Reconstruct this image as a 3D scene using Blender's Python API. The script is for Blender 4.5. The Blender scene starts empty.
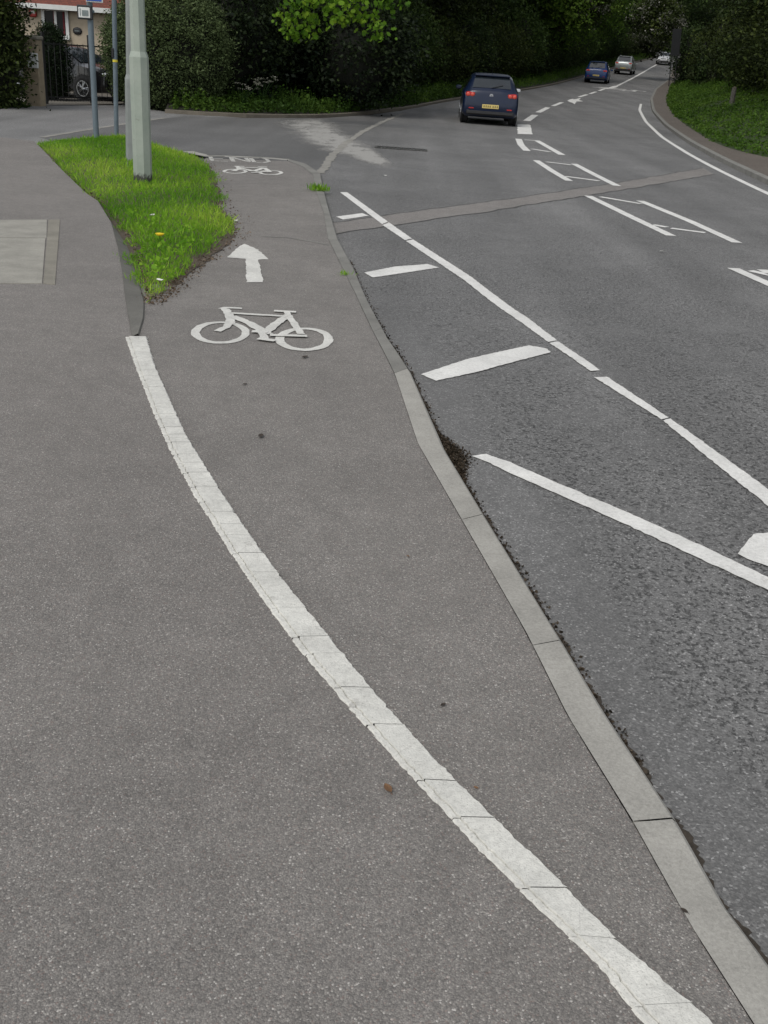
import bpy, math, random
import numpy as np
from mathutils import Vector, Matrix
random.seed(7); rng = np.random.default_rng(11)
R = math.radians
scene = bpy.context.scene
col = scene.collection
H0 = 1.6                                   # eye height of the photographer (m)

# ------------------------------------------------------------------ terrain
def zt(y):                                 # the road climbs gently in the distance
    if y < 30: return 0.0
    if y < 150: return 0.00028*(y-30)**2
    return 0.00028*14400 + 0.0672*(y-150)
def sm(a, b, x):
    t = min(1.0, max(0.0, (x-a)/(b-a))); return t*t*(3-2*t)
def zc(y): return -0.06*sm(5.6, 8, y)       # the cycle track dips beside the verge
def zr(y): return zt(y)-0.10+.075*(1-sm(5.6, 8, y))   # carriageway, almost flush with the near kerb

# ------------------------------------------------------------------ node helpers
def new_mat(name):
    m = bpy.data.materials.new(name); m.use_nodes = True
    nt = m.node_tree
    return m, nt, nt.nodes['Principled BSDF']
def N(nt, typ, **kw):
    n = nt.nodes.new(typ)
    for k, v in kw.items():
        if k.startswith('_'): setattr(n, k[1:], v)
        else: n.inputs[k.replace('_', ' ')].default_value = v
    return n
def ramp(nt, src, stops):
    r = nt.nodes.new('ShaderNodeValToRGB')
    e = r.color_ramp.elements
    while len(e) < len(stops): e.new(0.5)
    for el, (p, c) in zip(e, stops):
        el.position = p; el.color = (c, c, c, 1) if isinstance(c, (int, float)) else (*c, 1)
    nt.links.new(src, r.inputs['Fac'])
    return r.outputs['Color']
def mix(nt, fac, a, b, mode='MIX'):
    n = nt.nodes.new('ShaderNodeMix'); n.data_type = 'RGBA'; n.blend_type = mode
    for v, s in ((fac, n.inputs[0]), (a, n.inputs[6]), (b, n.inputs[7])):
        if isinstance(v, (int, float)): s.default_value = v if s.type == 'VALUE' else (v, v, v, 1)
        elif isinstance(v, tuple): s.default_value = (*v, 1)
        else: nt.links.new(v, s)
    return n.outputs[2]
def mth(nt, op, a, b=None):
    n = nt.nodes.new('ShaderNodeMath'); n.operation = op
    for v, s in ((a, n.inputs[0]), (b, n.inputs[1])):
        if v is None: continue
        if isinstance(v, (int, float)): s.default_value = v
        else: nt.links.new(v, s)
    return n.outputs[0]
def noise(nt, vec, scale, detail=3, rough=.55):
    n = N(nt, 'ShaderNodeTexNoise', Scale=scale, Detail=detail, Roughness=rough)
    nt.links.new(vec, n.inputs['Vector']); return n.outputs['Fac']
def voro(nt, vec, scale, feature='F1', out='Distance'):
    n = nt.nodes.new('ShaderNodeTexVoronoi'); n.feature = feature; n.inputs['Scale'].default_value = scale
    nt.links.new(vec, n.inputs['Vector']); return n.outputs[out]
def coords(nt):
    return nt.nodes.new('ShaderNodeNewGeometry').outputs['Position']   # world position: identical on every surface
def bump(nt, b, h, strength, dist):
    n = N(nt, 'ShaderNodeBump', Strength=strength, Distance=dist)
    nt.links.new(h, n.inputs['Height']); nt.links.new(n.outputs['Normal'], b.inputs['Normal'])

def plain(name, c, rough=.5, metal=0.0, var=.12, scale=6, spec=.5, coat=0):
    m, nt, b = new_mat(name)
    p = coords(nt)
    f = noise(nt, p, scale, 4)
    lo = tuple(x*(1-var) for x in c); hi = tuple(min(1, x*(1+var)) for x in c)
    nt.links.new(ramp(nt, f, [(.3, lo), (.7, hi)]), b.inputs['Base Color'])
    b.inputs['Roughness'].default_value = rough; b.inputs['Metallic'].default_value = metal
    b.inputs['Specular IOR Level'].default_value = spec; b.inputs['Coat Weight'].default_value = coat
    return m

def asphalt_path(name, tint=(1, 1, 1), k=1.0):
    m, nt, b = new_mat(name); p = coords(nt)
    cell = N(nt, 'ShaderNodeTexVoronoi', Scale=265.0, Randomness=1.0); nt.links.new(p, cell.inputs['Vector'])
    sep = nt.nodes.new('ShaderNodeSeparateColor'); nt.links.new(cell.outputs['Color'], sep.inputs[0])
    t = lambda *c: tuple(x*y*k for x, y in zip(c, tint))
    stones = ramp(nt, sep.outputs[0], [(0, t(.088, .083, .081)), (.3, t(.106, .1, .097)), (.6, t(.126, .118, .113)), (.86, t(.145, .136, .13)), (.96, t(.175, .165, .157)), (1, t(.28, .268, .258))])
    red = mix(nt, ramp(nt, sep.outputs[1], [(.94, 0), (.97, .35)]), stones, t(.15, .10, .088))
    gaps = ramp(nt, cell.outputs['Distance'], [(.25, 1), (.75, .78)])
    c1 = mix(nt, 1.0, red, gaps, 'MULTIPLY')
    fine = ramp(nt, noise(nt, p, 90, 4, .7), [(.3, .80), (.7, 1.16)])
    c2 = mix(nt, 1.0, c1, fine, 'MULTIPLY')
    big = ramp(nt, noise(nt, p, 1.1, 5, .6), [(.28, .93), (.72, 1.06)])
    c3 = mix(nt, 1.0, c2, big, 'MULTIPLY')
    med = ramp(nt, noise(nt, p, 9, 4, .65), [(.3, .90), (.7, 1.08)])
    c4 = mix(nt, 1.0, c3, med, 'MULTIPLY')
    dull = ramp(nt, noise(nt, p, .55, 4, .6), [(.30, .93), (.68, 1.06)])
    c4 = mix(nt, 1.0, c4, dull, 'MULTIPLY')
    spots = ramp(nt, voro(nt, p, 2.6), [(.035, .45), (.055, 0)])
    c4 = mix(nt, spots, c4, t(.075, .07, .066))
    blot = ramp(nt, noise(nt, p, 3.2, 5, .75), [(.64, 0), (.78, .25)])
    c5 = mix(nt, blot, c4, t(.085, .078, .073))
    nt.links.new(c5, b.inputs['Base Color'])
    b.inputs['Roughness'].default_value = .8; b.inputs['Specular IOR Level'].default_value = .35
    h = mth(nt, 'ADD', mth(nt, 'MULTIPLY', cell.outputs['Distance'], -.6), mth(nt, 'MULTIPLY', noise(nt, p, 140, 3), .8))
    bump(nt, b, h, .6, .004)
    return m

def asphalt_road(name, k=1.0, coarse=1.0):
    m, nt, b = new_mat(name); p = coords(nt)
    wide = noise(nt, p, 1.3, 5, .6)
    at = nt.nodes.new('ShaderNodeAttribute'); at.attribute_name = 'tone'
    patch = mth(nt, 'MULTIPLY', ramp(nt, wide, [(.36, .15), (.54, 1)]), at.outputs['Fac'])
    pn = noise(nt, p, 52, 5, .72)                       # lost chippings: flat tops with dark hollows between
    tops = ramp(nt, pn, [(.37, 0), (.45, 1)])
    fcell = N(nt, 'ShaderNodeTexVoronoi', Scale=170.0); nt.links.new(p, fcell.inputs['Vector'])
    fs = nt.nodes.new('ShaderNodeSeparateColor'); nt.links.new(fcell.outputs['Color'], fs.inputs[0])
    g = lambda v: (v*k, v*.985*k, v*.96*k)
    c0 = ramp(nt, fs.outputs[0], [(0, g(.082)), (.55, g(.112)), (.93, g(.150)), (1, g(.27))])
    pit = mix(nt, 1.0, c0, mix(nt, patch, 1.0, ramp(nt, tops, [(0, .60), (1, 1.03)])), 'MULTIPLY')
    c = mix(nt, 1.0, pit, ramp(nt, noise(nt, p, .4, 4), [(.3, .86), (.7, 1.15)]), 'MULTIPLY')
    c = mix(nt, 1.0, c, ramp(nt, noise(nt, p, 19, 4, .7), [(.3, .86), (.7, 1.12)]), 'MULTIPLY')
    mp = nt.nodes.new('ShaderNodeMapping'); mp.inputs['Rotation'].default_value = (0, 0, R(12)); mp.inputs['Scale'].default_value = (1.1, .07, 1)
    nt.links.new(p, mp.inputs['Vector'])
    c = mix(nt, 1.0, c, ramp(nt, noise(nt, mp.outputs[0], 1.0, 3, .5), [(.32, .84), (.68, 1.16)]), 'MULTIPLY')
    nt.links.new(c, b.inputs['Base Color'])
    b.inputs['Roughness'].default_value = .7; b.inputs['Specular IOR Level'].default_value = .45
    hh = mth(nt, 'MULTIPLY', tops, patch)
    hh = mth(nt, 'ADD', hh, mth(nt, 'MULTIPLY', noise(nt, p, 150, 3), .5))
    bump(nt, b, hh, .95*coarse, .009)
    return m

def paint_mat(name, wear=.5, c=(.66, .65, .60), more=0):
    m, nt, b = new_mat(name); p = coords(nt)
    g = noise(nt, p, 60, 5, .7); big = noise(nt, p, 5, 4)
    base = ramp(nt, g, [(.25, tuple(x*.78 for x in c)), (.6, c), (.8, tuple(min(.85, x*1.12) for x in c))])
    base = mix(nt, 1.0, base, ramp(nt, big, [(.3, .84), (.7, 1.05)]), 'MULTIPLY')
    pits = ramp(nt, noise(nt, p, 170, 4, .75), [(.56, 0), (.72, wear)])
    base = mix(nt, pits, base, (.20, .19, .175))
    worn = ramp(nt, noise(nt, p, 14, 6, .75), [(.60-more, 0), (.74-more, wear)])
    base = mix(nt, worn, base, (.27, .26, .24))
    ck = voro(nt, p, 8, 'DISTANCE_TO_EDGE')
    base = mix(nt, ramp(nt, ck, [(.0, .22*wear), (.010, 0)]), base, (.13, .12, .11))
    nt.links.new(base, b.inputs['Base Color'])
    b.inputs['Roughness'].default_value = .7; b.inputs['Specular IOR Level'].default_value = .3
    bump(nt, b, mth(nt, 'ADD', g, noise(nt, p, 220, 2)), .5, .004)
    return m

def concrete(name, c=(.30, .295, .275), var=.2):
    m, nt, b = new_mat(name); p = coords(nt)
    g = noise(nt, p, 130, 4, .7)
    base = ramp(nt, g, [(.28, tuple(x*(1-var) for x in c)), (.72, tuple(x*(1+var) for x in c))])
    base = mix(nt, 1.0, base, ramp(nt, noise(nt, p, 3.5, 6, .65), [(.3, .76), (.7, 1.12)]), 'MULTIPLY')
    base = mix(nt, ramp(nt, noise(nt, p, 210, 2), [(.68, 0), (.74, .6)]), base, tuple(x*.45 for x in c))
    base = mix(nt, ramp(nt, noise(nt, p, 11, 6, .8), [(.60, 0), (.75, .4)]), base, (.13, .12, .10))
    nt.links.new(base, b.inputs['Base Color']); b.inputs['Roughness'].default_value = .85
    b.inputs['Specular IOR Level'].default_value = .3
    bump(nt, b, g, .35, .004)
    return m

def leaf_mat(name, dark, mid, light, trans=.25, rough=.5):
    m, nt, b = new_mat(name)
    a = nt.nodes.new('ShaderNodeAttribute'); a.attribute_name = 'tone'
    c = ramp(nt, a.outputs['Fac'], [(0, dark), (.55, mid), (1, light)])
    nt.links.new(c, b.inputs['Base Color']); b.inputs['Roughness'].default_value = rough
    b.inputs['Specular IOR Level'].default_value = .10
    t = nt.nodes.new('ShaderNodeBsdfTranslucent'); nt.links.new(c, t.inputs['Color'])
    s = nt.nodes.new('ShaderNodeMixShader'); s.inputs[0].default_value = trans
    nt.links.new(b.outputs[0], s.inputs[1]); nt.links.new(t.outputs[0], s.inputs[2])
    nt.links.new(s.outputs[0], nt.nodes['Material Output'].inputs['Surface'])
    return m

def soil_mat(name, a=(.05, .04, .028), c=(.13, .10, .075)):
    m, nt, b = new_mat(name); p = coords(nt)
    f = noise(nt, p, 28, 6, .7)
    nt.links.new(ramp(nt, f, [(.3, a), (.7, c)]), b.inputs['Base Color']); b.inputs['Roughness'].default_value = .95
    bump(nt, b, f, .6, .03)
    return m

M = {}
M['path'] = asphalt_path('footway tarmac', (1.0, .994, .96), 1.80)
M['path2'] = asphalt_path('cycle track tarmac', (1.0, .998, .962), 1.84)
M['road'] = asphalt_road('worn carriageway asphalt', 1.36)
M['road_side'] = asphalt_road('pale side road asphalt', 1.5, .4)
M['strip'] = asphalt_path('trench reinstatement tarmac', (1.0, 1.0, .975), 1.95)
M['paint'] = paint_mat('road marking paint', .5, (.78, .77, .735))
M['paint_worn'] = paint_mat('worn marking paint', .8, (.70, .69, .645))
M['paint_line'] = paint_mat('thermoplastic line', .8, (.69, .68, .63))
M['paint_old'] = paint_mat('almost worn away paint', 1.0, (.58, .57, .53), .12)
M['kerb'] = concrete('kerb concrete', (.345, .333, .302))
M['kerb_old'] = concrete('old kerb concrete', (.215, .21, .192), .16)
M['slab'] = concrete('cover concrete', (.31, .298, .262))
M['slab_edge'] = concrete('cover edging', (.235, .22, .185))
M['seal'] = concrete('joint sealant', (.27, .26, .235))
M['soil'] = soil_mat('soil')
M['mud'] = soil_mat('gutter grit', (.022, .018, .013), (.075, .06, .045))
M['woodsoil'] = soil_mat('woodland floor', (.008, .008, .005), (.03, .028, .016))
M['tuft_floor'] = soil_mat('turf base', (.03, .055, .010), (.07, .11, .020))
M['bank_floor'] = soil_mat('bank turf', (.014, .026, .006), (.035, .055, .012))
M['grass'] = leaf_mat('lush verge grass', (.09, .24, .018), (.22, .43, .032), (.42, .57, .08), .45)
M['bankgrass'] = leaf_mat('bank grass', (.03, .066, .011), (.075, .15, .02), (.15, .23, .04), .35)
M['weeds'] = leaf_mat('nettle leaves', (.014, .034, .007), (.045, .09, .014), (.12, .20, .03), .3)
M['wood'] = leaf_mat('dark woodland leaves', (.012, .022, .009), (.038, .063, .021), (.082, .125, .037), .28)
M['shade'] = leaf_mat('deep shade leaves', (.006, .011, .006), (.017, .027, .011), (.038, .056, .019), .15)  # darker copy of the woodland leaves, the wood's shade painted into the colour
M['woodmid'] = leaf_mat('mid green woodland leaves', (.02, .037, .011), (.056, .096, .025), (.11, .165, .042), .3)
M['wood2'] = leaf_mat('olive woodland leaves', (.014, .021, .007), (.042, .060, .017), (.09, .118, .03), .28)
M['fresh'] = leaf_mat('fresh woodland leaves', (.045, .09, .016), (.12, .21, .032), (.22, .31, .06), .45)
M['maple'] = leaf_mat('bright maple leaves', (.035, .09, .010), (.11, .225, .018), (.22, .34, .03), .4)
M['yew'] = leaf_mat('clipped shrub leaves', (.052, .074, .030), (.088, .122, .050), (.13, .168, .07), .2)
M['conifer'] = leaf_mat('conifer sprays', (.006, .012, .006), (.014, .026, .011), (.03, .05, .018), .1)
M['blossom'] = leaf_mat('hawthorn blossom', (.10, .11, .08), (.26, .255, .22), (.42, .41, .37), .3)
M['litter'] = leaf_mat('dead leaves', (.05, .036, .024), (.12, .085, .058), (.24, .185, .135), .1)
M['bark'] = plain('bark', (.055, .045, .034), .9, var=.4, scale=12)
M['lamp'] = plain('weathered pale green post paint', (.30, .345, .29), .55, var=.10, scale=5)
M['lamp_grey'] = plain('weathered grey post paint', (.215, .235, .225), .55, var=.12, scale=5)
M['scuff'] = plain('dark scuffed paint', (.06, .06, .055), .8, var=.5, scale=25)
M['steel'] = plain('blue grey sign post', (.115, .15, .175), .5, var=.12)
M['black'] = plain('black iron', (.012, .012, .013), .45)
M['dark_plastic'] = plain('dark plastic', (.018, .018, .02), .5)
M['white'] = plain('white paint', (.62, .63, .61), .5, var=.06)
M['blue_sign'] = plain('blue sign face', (.012, .07, .36), .4, var=.05)
M['sign_print'] = plain('grey green sign print', (.16, .19, .19), .5, var=.2, scale=40)
M['sign_back'] = plain('dull sign back', (.013, .014, .016), .6, var=.2)
M['render'] = plain('buff render', (.42, .355, .265), .9, var=.10, scale=4)
M['pillar'] = plain('buff pier render', (.30, .245, .17), .9, var=.2, scale=6)
M['cap'] = concrete('cap stone', (.25, .235, .19))
M['red'] = plain('red plastic', (.33, .015, .012), .4)
M['yellow'] = plain('yellow band', (.62, .52, .04), .5)
M['curtain'] = plain('dark red curtain', (.12, .012, .018), .9)
M['tyre'] = plain('tyre rubber', (.012, .012, .012), .85)
M['alloy'] = plain('alloy', (.42, .43, .44), .3, .9, .05)
M['silver_badge'] = plain('silver badge', (.62, .63, .65), .3, .5, .05)
M['tail'] = plain('tail lamp', (.38, .02, .016), .25, var=.15, scale=30)
M['tail_bright'] = plain('tail lamp lens', (.55, .075, .05), .2, var=.1, scale=30)
M['plate'] = plain('yellow plate', (.60, .47, .16), .4, var=.06)
M['plate_ink'] = plain('plate ink', (.12, .09, .03), .5)
M['head'] = plain('headlamp glass', (.55, .58, .60), .12, .2, .1, 20)
M['dandelion'] = plain('dandelion petals', (.75, .55, .01), .6)
M['paper'] = plain('litter paper', (.65, .64, .60), .8)
M['leafbrown'] = plain('dead leaf', (.16, .085, .04), .8, var=.3, scale=80)
M['leafdark'] = plain('dark dead leaf', (.04, .03, .022), .8, var=.3, scale=80)
def glass(name, c=(.012, .016, .02), r=.05):
    m, nt, b = new_mat(name); p = coords(nt)
    nt.links.new(ramp(nt, noise(nt, p, 3), [(.3, c), (.7, tuple(x*1.5 for x in c))]), b.inputs['Base Color'])
    b.inputs['Roughness'].default_value = r; b.inputs['Specular IOR Level'].default_value = .8
    return m
M['glass'] = glass('car glass')
M['pane'] = plain('house window glass', (.01, .011, .013), .25, spec=.2)
def carpaint(name, c, metal=.3):
    m, nt, b = new_mat(name); p = coords(nt)
    dirt = ramp(nt, noise(nt, p, 3, 5), [(.3, c), (.75, tuple(x*.8+.006 for x in c))])
    nt.links.new(dirt, b.inputs['Base Color']); b.inputs['Roughness'].default_value = .32
    b.inputs['Metallic'].default_value = metal; b.inputs['Coat Weight'].default_value = .25; b.inputs['Coat Roughness'].default_value = .08; b.inputs['Specular IOR Level'].default_value = .35
    return m
def tile_mat():
    m, nt, b = new_mat('clay roof tiles'); p = coords(nt)
    br = nt.nodes.new('ShaderNodeTexBrick'); br.inputs['Scale'].default_value = 4
    mp = nt.nodes.new('ShaderNodeMapping'); mp.inputs['Rotation'].default_value = (R(90), 0, 0)
    nt.links.new(p, mp.inputs['Vector']); nt.links.new(mp.outputs[0], br.inputs['Vector'])
    br.inputs['Color1'].default_value = (.20, .055, .035, 1); br.inputs['Color2'].default_value = (.14, .042, .03, 1); br.inputs['Mortar'].default_value = (.04, .02, .015, 1)
    nt.links.new(br.outputs['Color'], b.inputs['Base Color']); b.inputs['Roughness'].default_value = .85
    return m
M['tiles'] = tile_mat()
def spill_mat():
    m, nt, b = new_mat('pale dust spill'); p = coords(nt)
    a = nt.nodes.new('ShaderNodeAttribute'); a.attribute_name = 'tone'
    mp = nt.nodes.new('ShaderNodeMapping'); mp.inputs['Rotation'].default_value = (0, 0, R(-30)); mp.inputs['Scale'].default_value = (2.0, .7, 1)
    nt.links.new(p, mp.inputs['Vector'])
    st = noise(nt, mp.outputs[0], 2.2, 6, .7)
    al = mth(nt, 'MULTIPLY', a.outputs['Fac'], ramp(nt, st, [(.28, .25), (.50, 1.0)]))
    al = mth(nt, 'MULTIPLY', al, ramp(nt, noise(nt, p, 30, 4, .7), [(.3, .6), (.6, 1)]))
    al = ramp(nt, mth(nt, 'ADD', al, mth(nt, 'MULTIPLY', mth(nt, 'SUBTRACT', noise(nt, mp.outputs[0], 1.3, 6, .75), .5), 1.7)), [(.10, 0), (.85, .85)])
    nt.links.new(ramp(nt, noise(nt, p, 50, 3), [(.3, (.30, .29, .27)), (.7, (.42, .41, .385))]), b.inputs['Base Color'])
    b.inputs['Roughness'].default_value = .95
    t = nt.nodes.new('ShaderNodeBsdfTransparent'); s = nt.nodes.new('ShaderNodeMixShader')
    nt.links.new(al, s.inputs[0]); nt.links.new(t.outputs[0], s.inputs[1]); nt.links.new(b.outputs[0], s.inputs[2])
    nt.links.new(s.outputs[0], nt.nodes['Material Output'].inputs['Surface'])
    return m
M['spill'] = spill_mat()

# ------------------------------------------------------------------ object helpers
def tag(o, label=None, cat=None, group=None, kind=None):
    if label: o['label'] = label
    if cat: o['category'] = cat
    if group: o['group'] = group
    if kind: o['kind'] = kind
    return o
def empty(name, loc=(0, 0, 0), rz=0.0):
    o = bpy.data.objects.new(name, None); o.empty_display_size = .2
    o.location = loc; o.rotation_euler = (0, 0, rz); col.objects.link(o); return o
def kids(o): return [c for c in bpy.data.objects if c.parent == o]
def copy_tree(o, parent=None):
    c = o.copy(); col.objects.link(c)
    if parent is not None: c.parent = parent
    for ch in kids(o): copy_tree(ch, c)
    return c

class MB:
    def __init__(s): s.v = []; s.f = []; s.m = []
    def quad(s, a, b, c, d, mi=0):
        k = len(s.v); s.v += [tuple(a), tuple(b), tuple(c), tuple(d)]; s.f.append((k, k+1, k+2, k+3)); s.m.append(mi)
    def poly(s, pts, mi=0):
        k = len(s.v); s.v += [tuple(p) for p in pts]; s.f.append(tuple(range(k, k+len(pts)))); s.m.append(mi)
    def box(s, c, d, rot=None, bev=0.0, mi=0):
        c = Vector(c); hx, hy, hz = d[0]/2, d[1]/2, d[2]/2
        if bev <= 0:
            P = [Vector((sx*hx, sy*hy, sz*hz)) for sz in (-1, 1) for sx, sy in ((-1, -1), (1, -1), (1, 1), (-1, 1))]
            F = [(3, 2, 1, 0), (4, 5, 6, 7), (0, 1, 5, 4), (1, 2, 6, 5), (2, 3, 7, 6), (3, 0, 4, 7)]
        else:
            P = []; F = []
            b = min(bev, hx*.9, hy*.9, hz*.9)
            for z, ins in ((-hz, b), (-hz+b, 0), (hz-b, 0), (hz, b)):
                x, y = hx-ins, hy-ins; q = b*.6 if ins == 0 else 0
                P += [Vector(p) for p in ((-x+q, -y, z), (x-q, -y, z), (x, -y+q, z), (x, y-q, z), (x-q, y, z), (-x+q, y, z), (-x, y-q, z), (-x, -y+q, z))]
            F = [tuple(range(7, -1, -1)), tuple(range(24, 32))]
            for r in range(3):
                for i in range(8): F.append((r*8+i, r*8+(i+1) % 8, r*8+8+(i+1) % 8, r*8+8+i))
        k = len(s.v)
        for p in P:
            if rot is not None: p = rot @ p
            s.v.append(tuple(c+p))
        s.f += [tuple(k+i for i in f) for f in F]; s.m += [mi]*len(F)
    def tube(s, pts, rad, n=8, caps=True, mi=0):
        pts = [Vector(p) for p in pts]
        if isinstance(rad, (int, float)): rad = [rad]*len(pts)
        k = len(s.v)
        for i, p in enumerate(pts):
            d = (pts[min(i+1, len(pts)-1)]-pts[max(i-1, 0)]).normalized()
            u = d.cross(Vector((0, 1, 0)) if abs(d.y) < .9 else Vector((1, 0, 0))).normalized(); w = d.cross(u)
            for j in range(n):
                a = 2*math.pi*(j+.5)/n
                s.v.append(tuple(p+(u*math.cos(a)+w*math.sin(a))*rad[i]))
        for i in range(len(pts)-1):
            for j in range(n):
                s.f.append((k+i*n+j, k+i*n+(j+1) % n, k+(i+1)*n+(j+1) % n, k+(i+1)*n+j)); s.m.append(mi)
        if caps:
            s.f.append(tuple(k+j for j in range(n-1, -1, -1))); s.m.append(mi)
            s.f.append(tuple(k+(len(pts)-1)*n+j for j in range(n))); s.m.append(mi)
    def ell(s, c, r, n=10, m=6, mi=0):
        k = len(s.v)
        for i in range(m+1):
            t = math.pi*i/m
            for j in range(n):
                a = 2*math.pi*j/n
                s.v.append((c[0]+r[0]*math.sin(t)*math.cos(a), c[1]+r[1]*math.sin(t)*math.sin(a), c[2]+r[2]*math.cos(t)))
        for i in range(m):
            for j in range(n): s.f.append((k+i*n+j, k+(i+1)*n+j, k+(i+1)*n+(j+1) % n, k+i*n+(j+1) % n)); s.m.append(mi)
    def build(s, name, mat, parent=None, smooth=False):
        me = bpy.data.meshes.new(name); me.from_pydata(s.v, [], s.f); me.validate()
        for q in (mat if isinstance(mat, (list, tuple)) else [mat]): me.materials.append(q)
        if isinstance(mat, (list, tuple)):
            for p, i in zip(me.polygons, s.m): p.material_index = i
        if smooth:
            me.shade_smooth()
            try: me.set_sharp_from_angle(angle=R(38))
            except Exception: pass
        me.update()
        o = bpy.data.objects.new(name, me); col.objects.link(o)
        if parent is not None: o.parent = parent
        return o

def resample(pts, step):
    out = [pts[0]]
    for a, b in zip(pts[:-1], pts[1:]):
        n = max(1, int(math.dist(a, b)/step))
        for i in range(1, n+1): out.append((a[0]+(b[0]-a[0])*i/n, a[1]+(b[1]-a[1])*i/n))
    return out
def smooth_line(pts, step=.5, it=2):
    p = resample(pts, step)
    for _ in range(it):
        p = [p[0]]+[tuple((p[i-1][k]+2*p[i][k]+p[i+1][k])/4 for k in (0, 1)) for i in range(1, len(p)-1)]+[p[-1]]
    return p
def npts(pts, n):
    L = [0]
    for a, b in zip(pts[:-1], pts[1:]): L.append(L[-1]+math.dist(a, b))
    out = []
    for i in range(n):
        t = L[-1]*i/(n-1); j = max(k for k in range(len(L)) if L[k] <= t+1e-9); j = min(j, len(pts)-2)
        f = (t-L[j])/max(1e-9, L[j+1]-L[j]); out.append(tuple(pts[j][k]+(pts[j+1][k]-pts[j][k])*f for k in (0, 1)))
    return out
def offset(pts, d):                       # to the left of travel for d > 0
    out = []
    for i in range(len(pts)):
        a, b = pts[max(0, i-1)], pts[min(len(pts)-1, i+1)]
        L = math.hypot(b[0]-a[0], b[1]-a[1]) or 1
        out.append((pts[i][0]-(b[1]-a[1])/L*d, pts[i][1]+(b[0]-a[0])/L*d))
    return out
def flat(name, pts, z, mat, parent=None, kind=None, label=None):
    import bmesh
    bm = bmesh.new()
    vs = [bm.verts.new((x, y, z(x, y) if callable(z) else z)) for x, y in pts]
    es = [bm.edges.new((vs[i], vs[(i+1) % len(vs)])) for i in range(len(vs))]
    bmesh.ops.triangle_fill(bm, use_beauty=True, edges=es)
    for f in bm.faces:
        if f.normal.z < 0: f.normal_flip()
    me = bpy.data.meshes.new(name); bm.to_mesh(me); bm.free(); me.materials.append(mat)
    o = bpy.data.objects.new(name, me); col.objects.link(o); o.parent = parent
    return tag(o, label, None, None, kind)
def strip(mb, A, B, za, zb, mi=0):        # ruled sheet between two equally long polylines
    k = len(mb.v); n = len(A)
    for (x, y) in A: mb.v.append((x, y, za(y)))
    for (x, y) in B: mb.v.append((x, y, zb(y)))
    for i in range(n-1): mb.f.append((k+i, k+n+i, k+n+i+1, k+i+1)); mb.m.append(mi)
def ribbon(mb, pts, w, z, jag=0.0, step=.06, closed=False, thick=.0):
    p = resample(pts, step)
    wl = [w/2*(1+jag*random.uniform(-1, 1)) for _ in p]; wr = [w/2*(1+jag*random.uniform(-1, 1)) for _ in p]
    a, b = [], []
    for i in range(len(p)):
        if closed: q, r = p[i-1 if i else len(p)-2], p[i+1 if i < len(p)-1 else 1]
        else: q, r = p[max(0, i-1)], p[min(len(p)-1, i+1)]
        L = math.hypot(r[0]-q[0], r[1]-q[1]) or 1; nx, ny = -(r[1]-q[1])/L, (r[0]-q[0])/L
        a.append((p[i][0]+nx*wl[i], p[i][1]+ny*wl[i])); b.append((p[i][0]-nx*wr[i], p[i][1]-ny*wr[i]))
    strip(mb, a, b, z, z)
def ragged(pts, step=.05, amp=.006):
    c = resample(pts+[pts[0]], step)[:-1]
    return [(x+random.uniform(-amp, amp), y+random.uniform(-amp, amp)) for x, y in c]

def leaf_cloud(name, C, D, S, tone, mat, width=.55, parent=None, lobes=4, extra=None):
    """C centres, D unit directions, S sizes -> one mesh of many small leaf faces"""
    n = len(C)
    r = rng.normal(size=(n, 3)); side = np.cross(D, r); side /= np.linalg.norm(side, axis=1)[:, None]+1e-9
    nor = np.cross(D, side)
    S = S[:, None]
    if not isinstance(width, (int, float)): width = np.asarray(width)[:, None]
    if lobes == 4: P = [C-D*S*.5, C+side*S*width*.5+nor*S*.08, C+D*S*.5, C-side*S*width*.5+nor*S*.08]
    else:
        P = [C-D*S*.5, C-D*S*.15+side*S*.5, C+D*S*.12+side*S*.24, C+D*S*.22+side*S*.55*width, C+D*S*.6, C+D*S*.22-side*S*.55*width, C+D*S*.12-side*S*.24, C-D*S*.15-side*S*.5]
    k = len(P)
    V = np.stack(P, 1).reshape(-1, 3)
    tv = np.repeat(tone, k)
    nv, nf = len(V), n
    li = np.arange(nv, dtype=np.int32); ls = np.arange(0, nv, k, dtype=np.int32); lt = np.full(nf, k, np.int32); mi = np.zeros(nf, np.int32)
    mats = [mat]
    if extra is not None:                 # extra MB geometry (stems, core) with its own material
        e, em = extra; b = nv
        V = np.concatenate([V, np.array(e.v)]); tv = np.concatenate([tv, np.zeros(len(e.v))])
        ll = [i+b for f in e.f for i in f]; cnt = [len(f) for f in e.f]
        ls = np.concatenate([ls, len(li)+np.concatenate([[0], np.cumsum(cnt)[:-1]])]).astype(np.int32)
        li = np.concatenate([li, ll]).astype(np.int32); lt = np.concatenate([lt, cnt]).astype(np.int32)
        mi = np.concatenate([mi, np.ones(len(cnt))]).astype(np.int32); mats.append(em)
    me = bpy.data.meshes.new(name)
    me.vertices.add(len(V)); me.vertices.foreach_set('co', V.astype(np.float32).ravel())
    me.loops.add(len(li)); me.loops.foreach_set('vertex_index', li)
    me.polygons.add(len(ls)); me.polygons.foreach_set('loop_start', ls); me.polygons.foreach_set('loop_total', lt); me.polygons.foreach_set('material_index', mi)
    for q in mats: me.materials.append(q)
    me.update(calc_edges=True); me.validate()
    at = me.attributes.new('tone', 'FLOAT', 'POINT'); at.data.foreach_set('value', np.clip(tv, 0, 1).astype(np.float32))
    o = bpy.data.objects.new(name, me); col.objects.link(o); o.parent = parent
    return o
def unit(a): return a/(np.linalg.norm(a, axis=1)[:, None]+1e-9)

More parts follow.
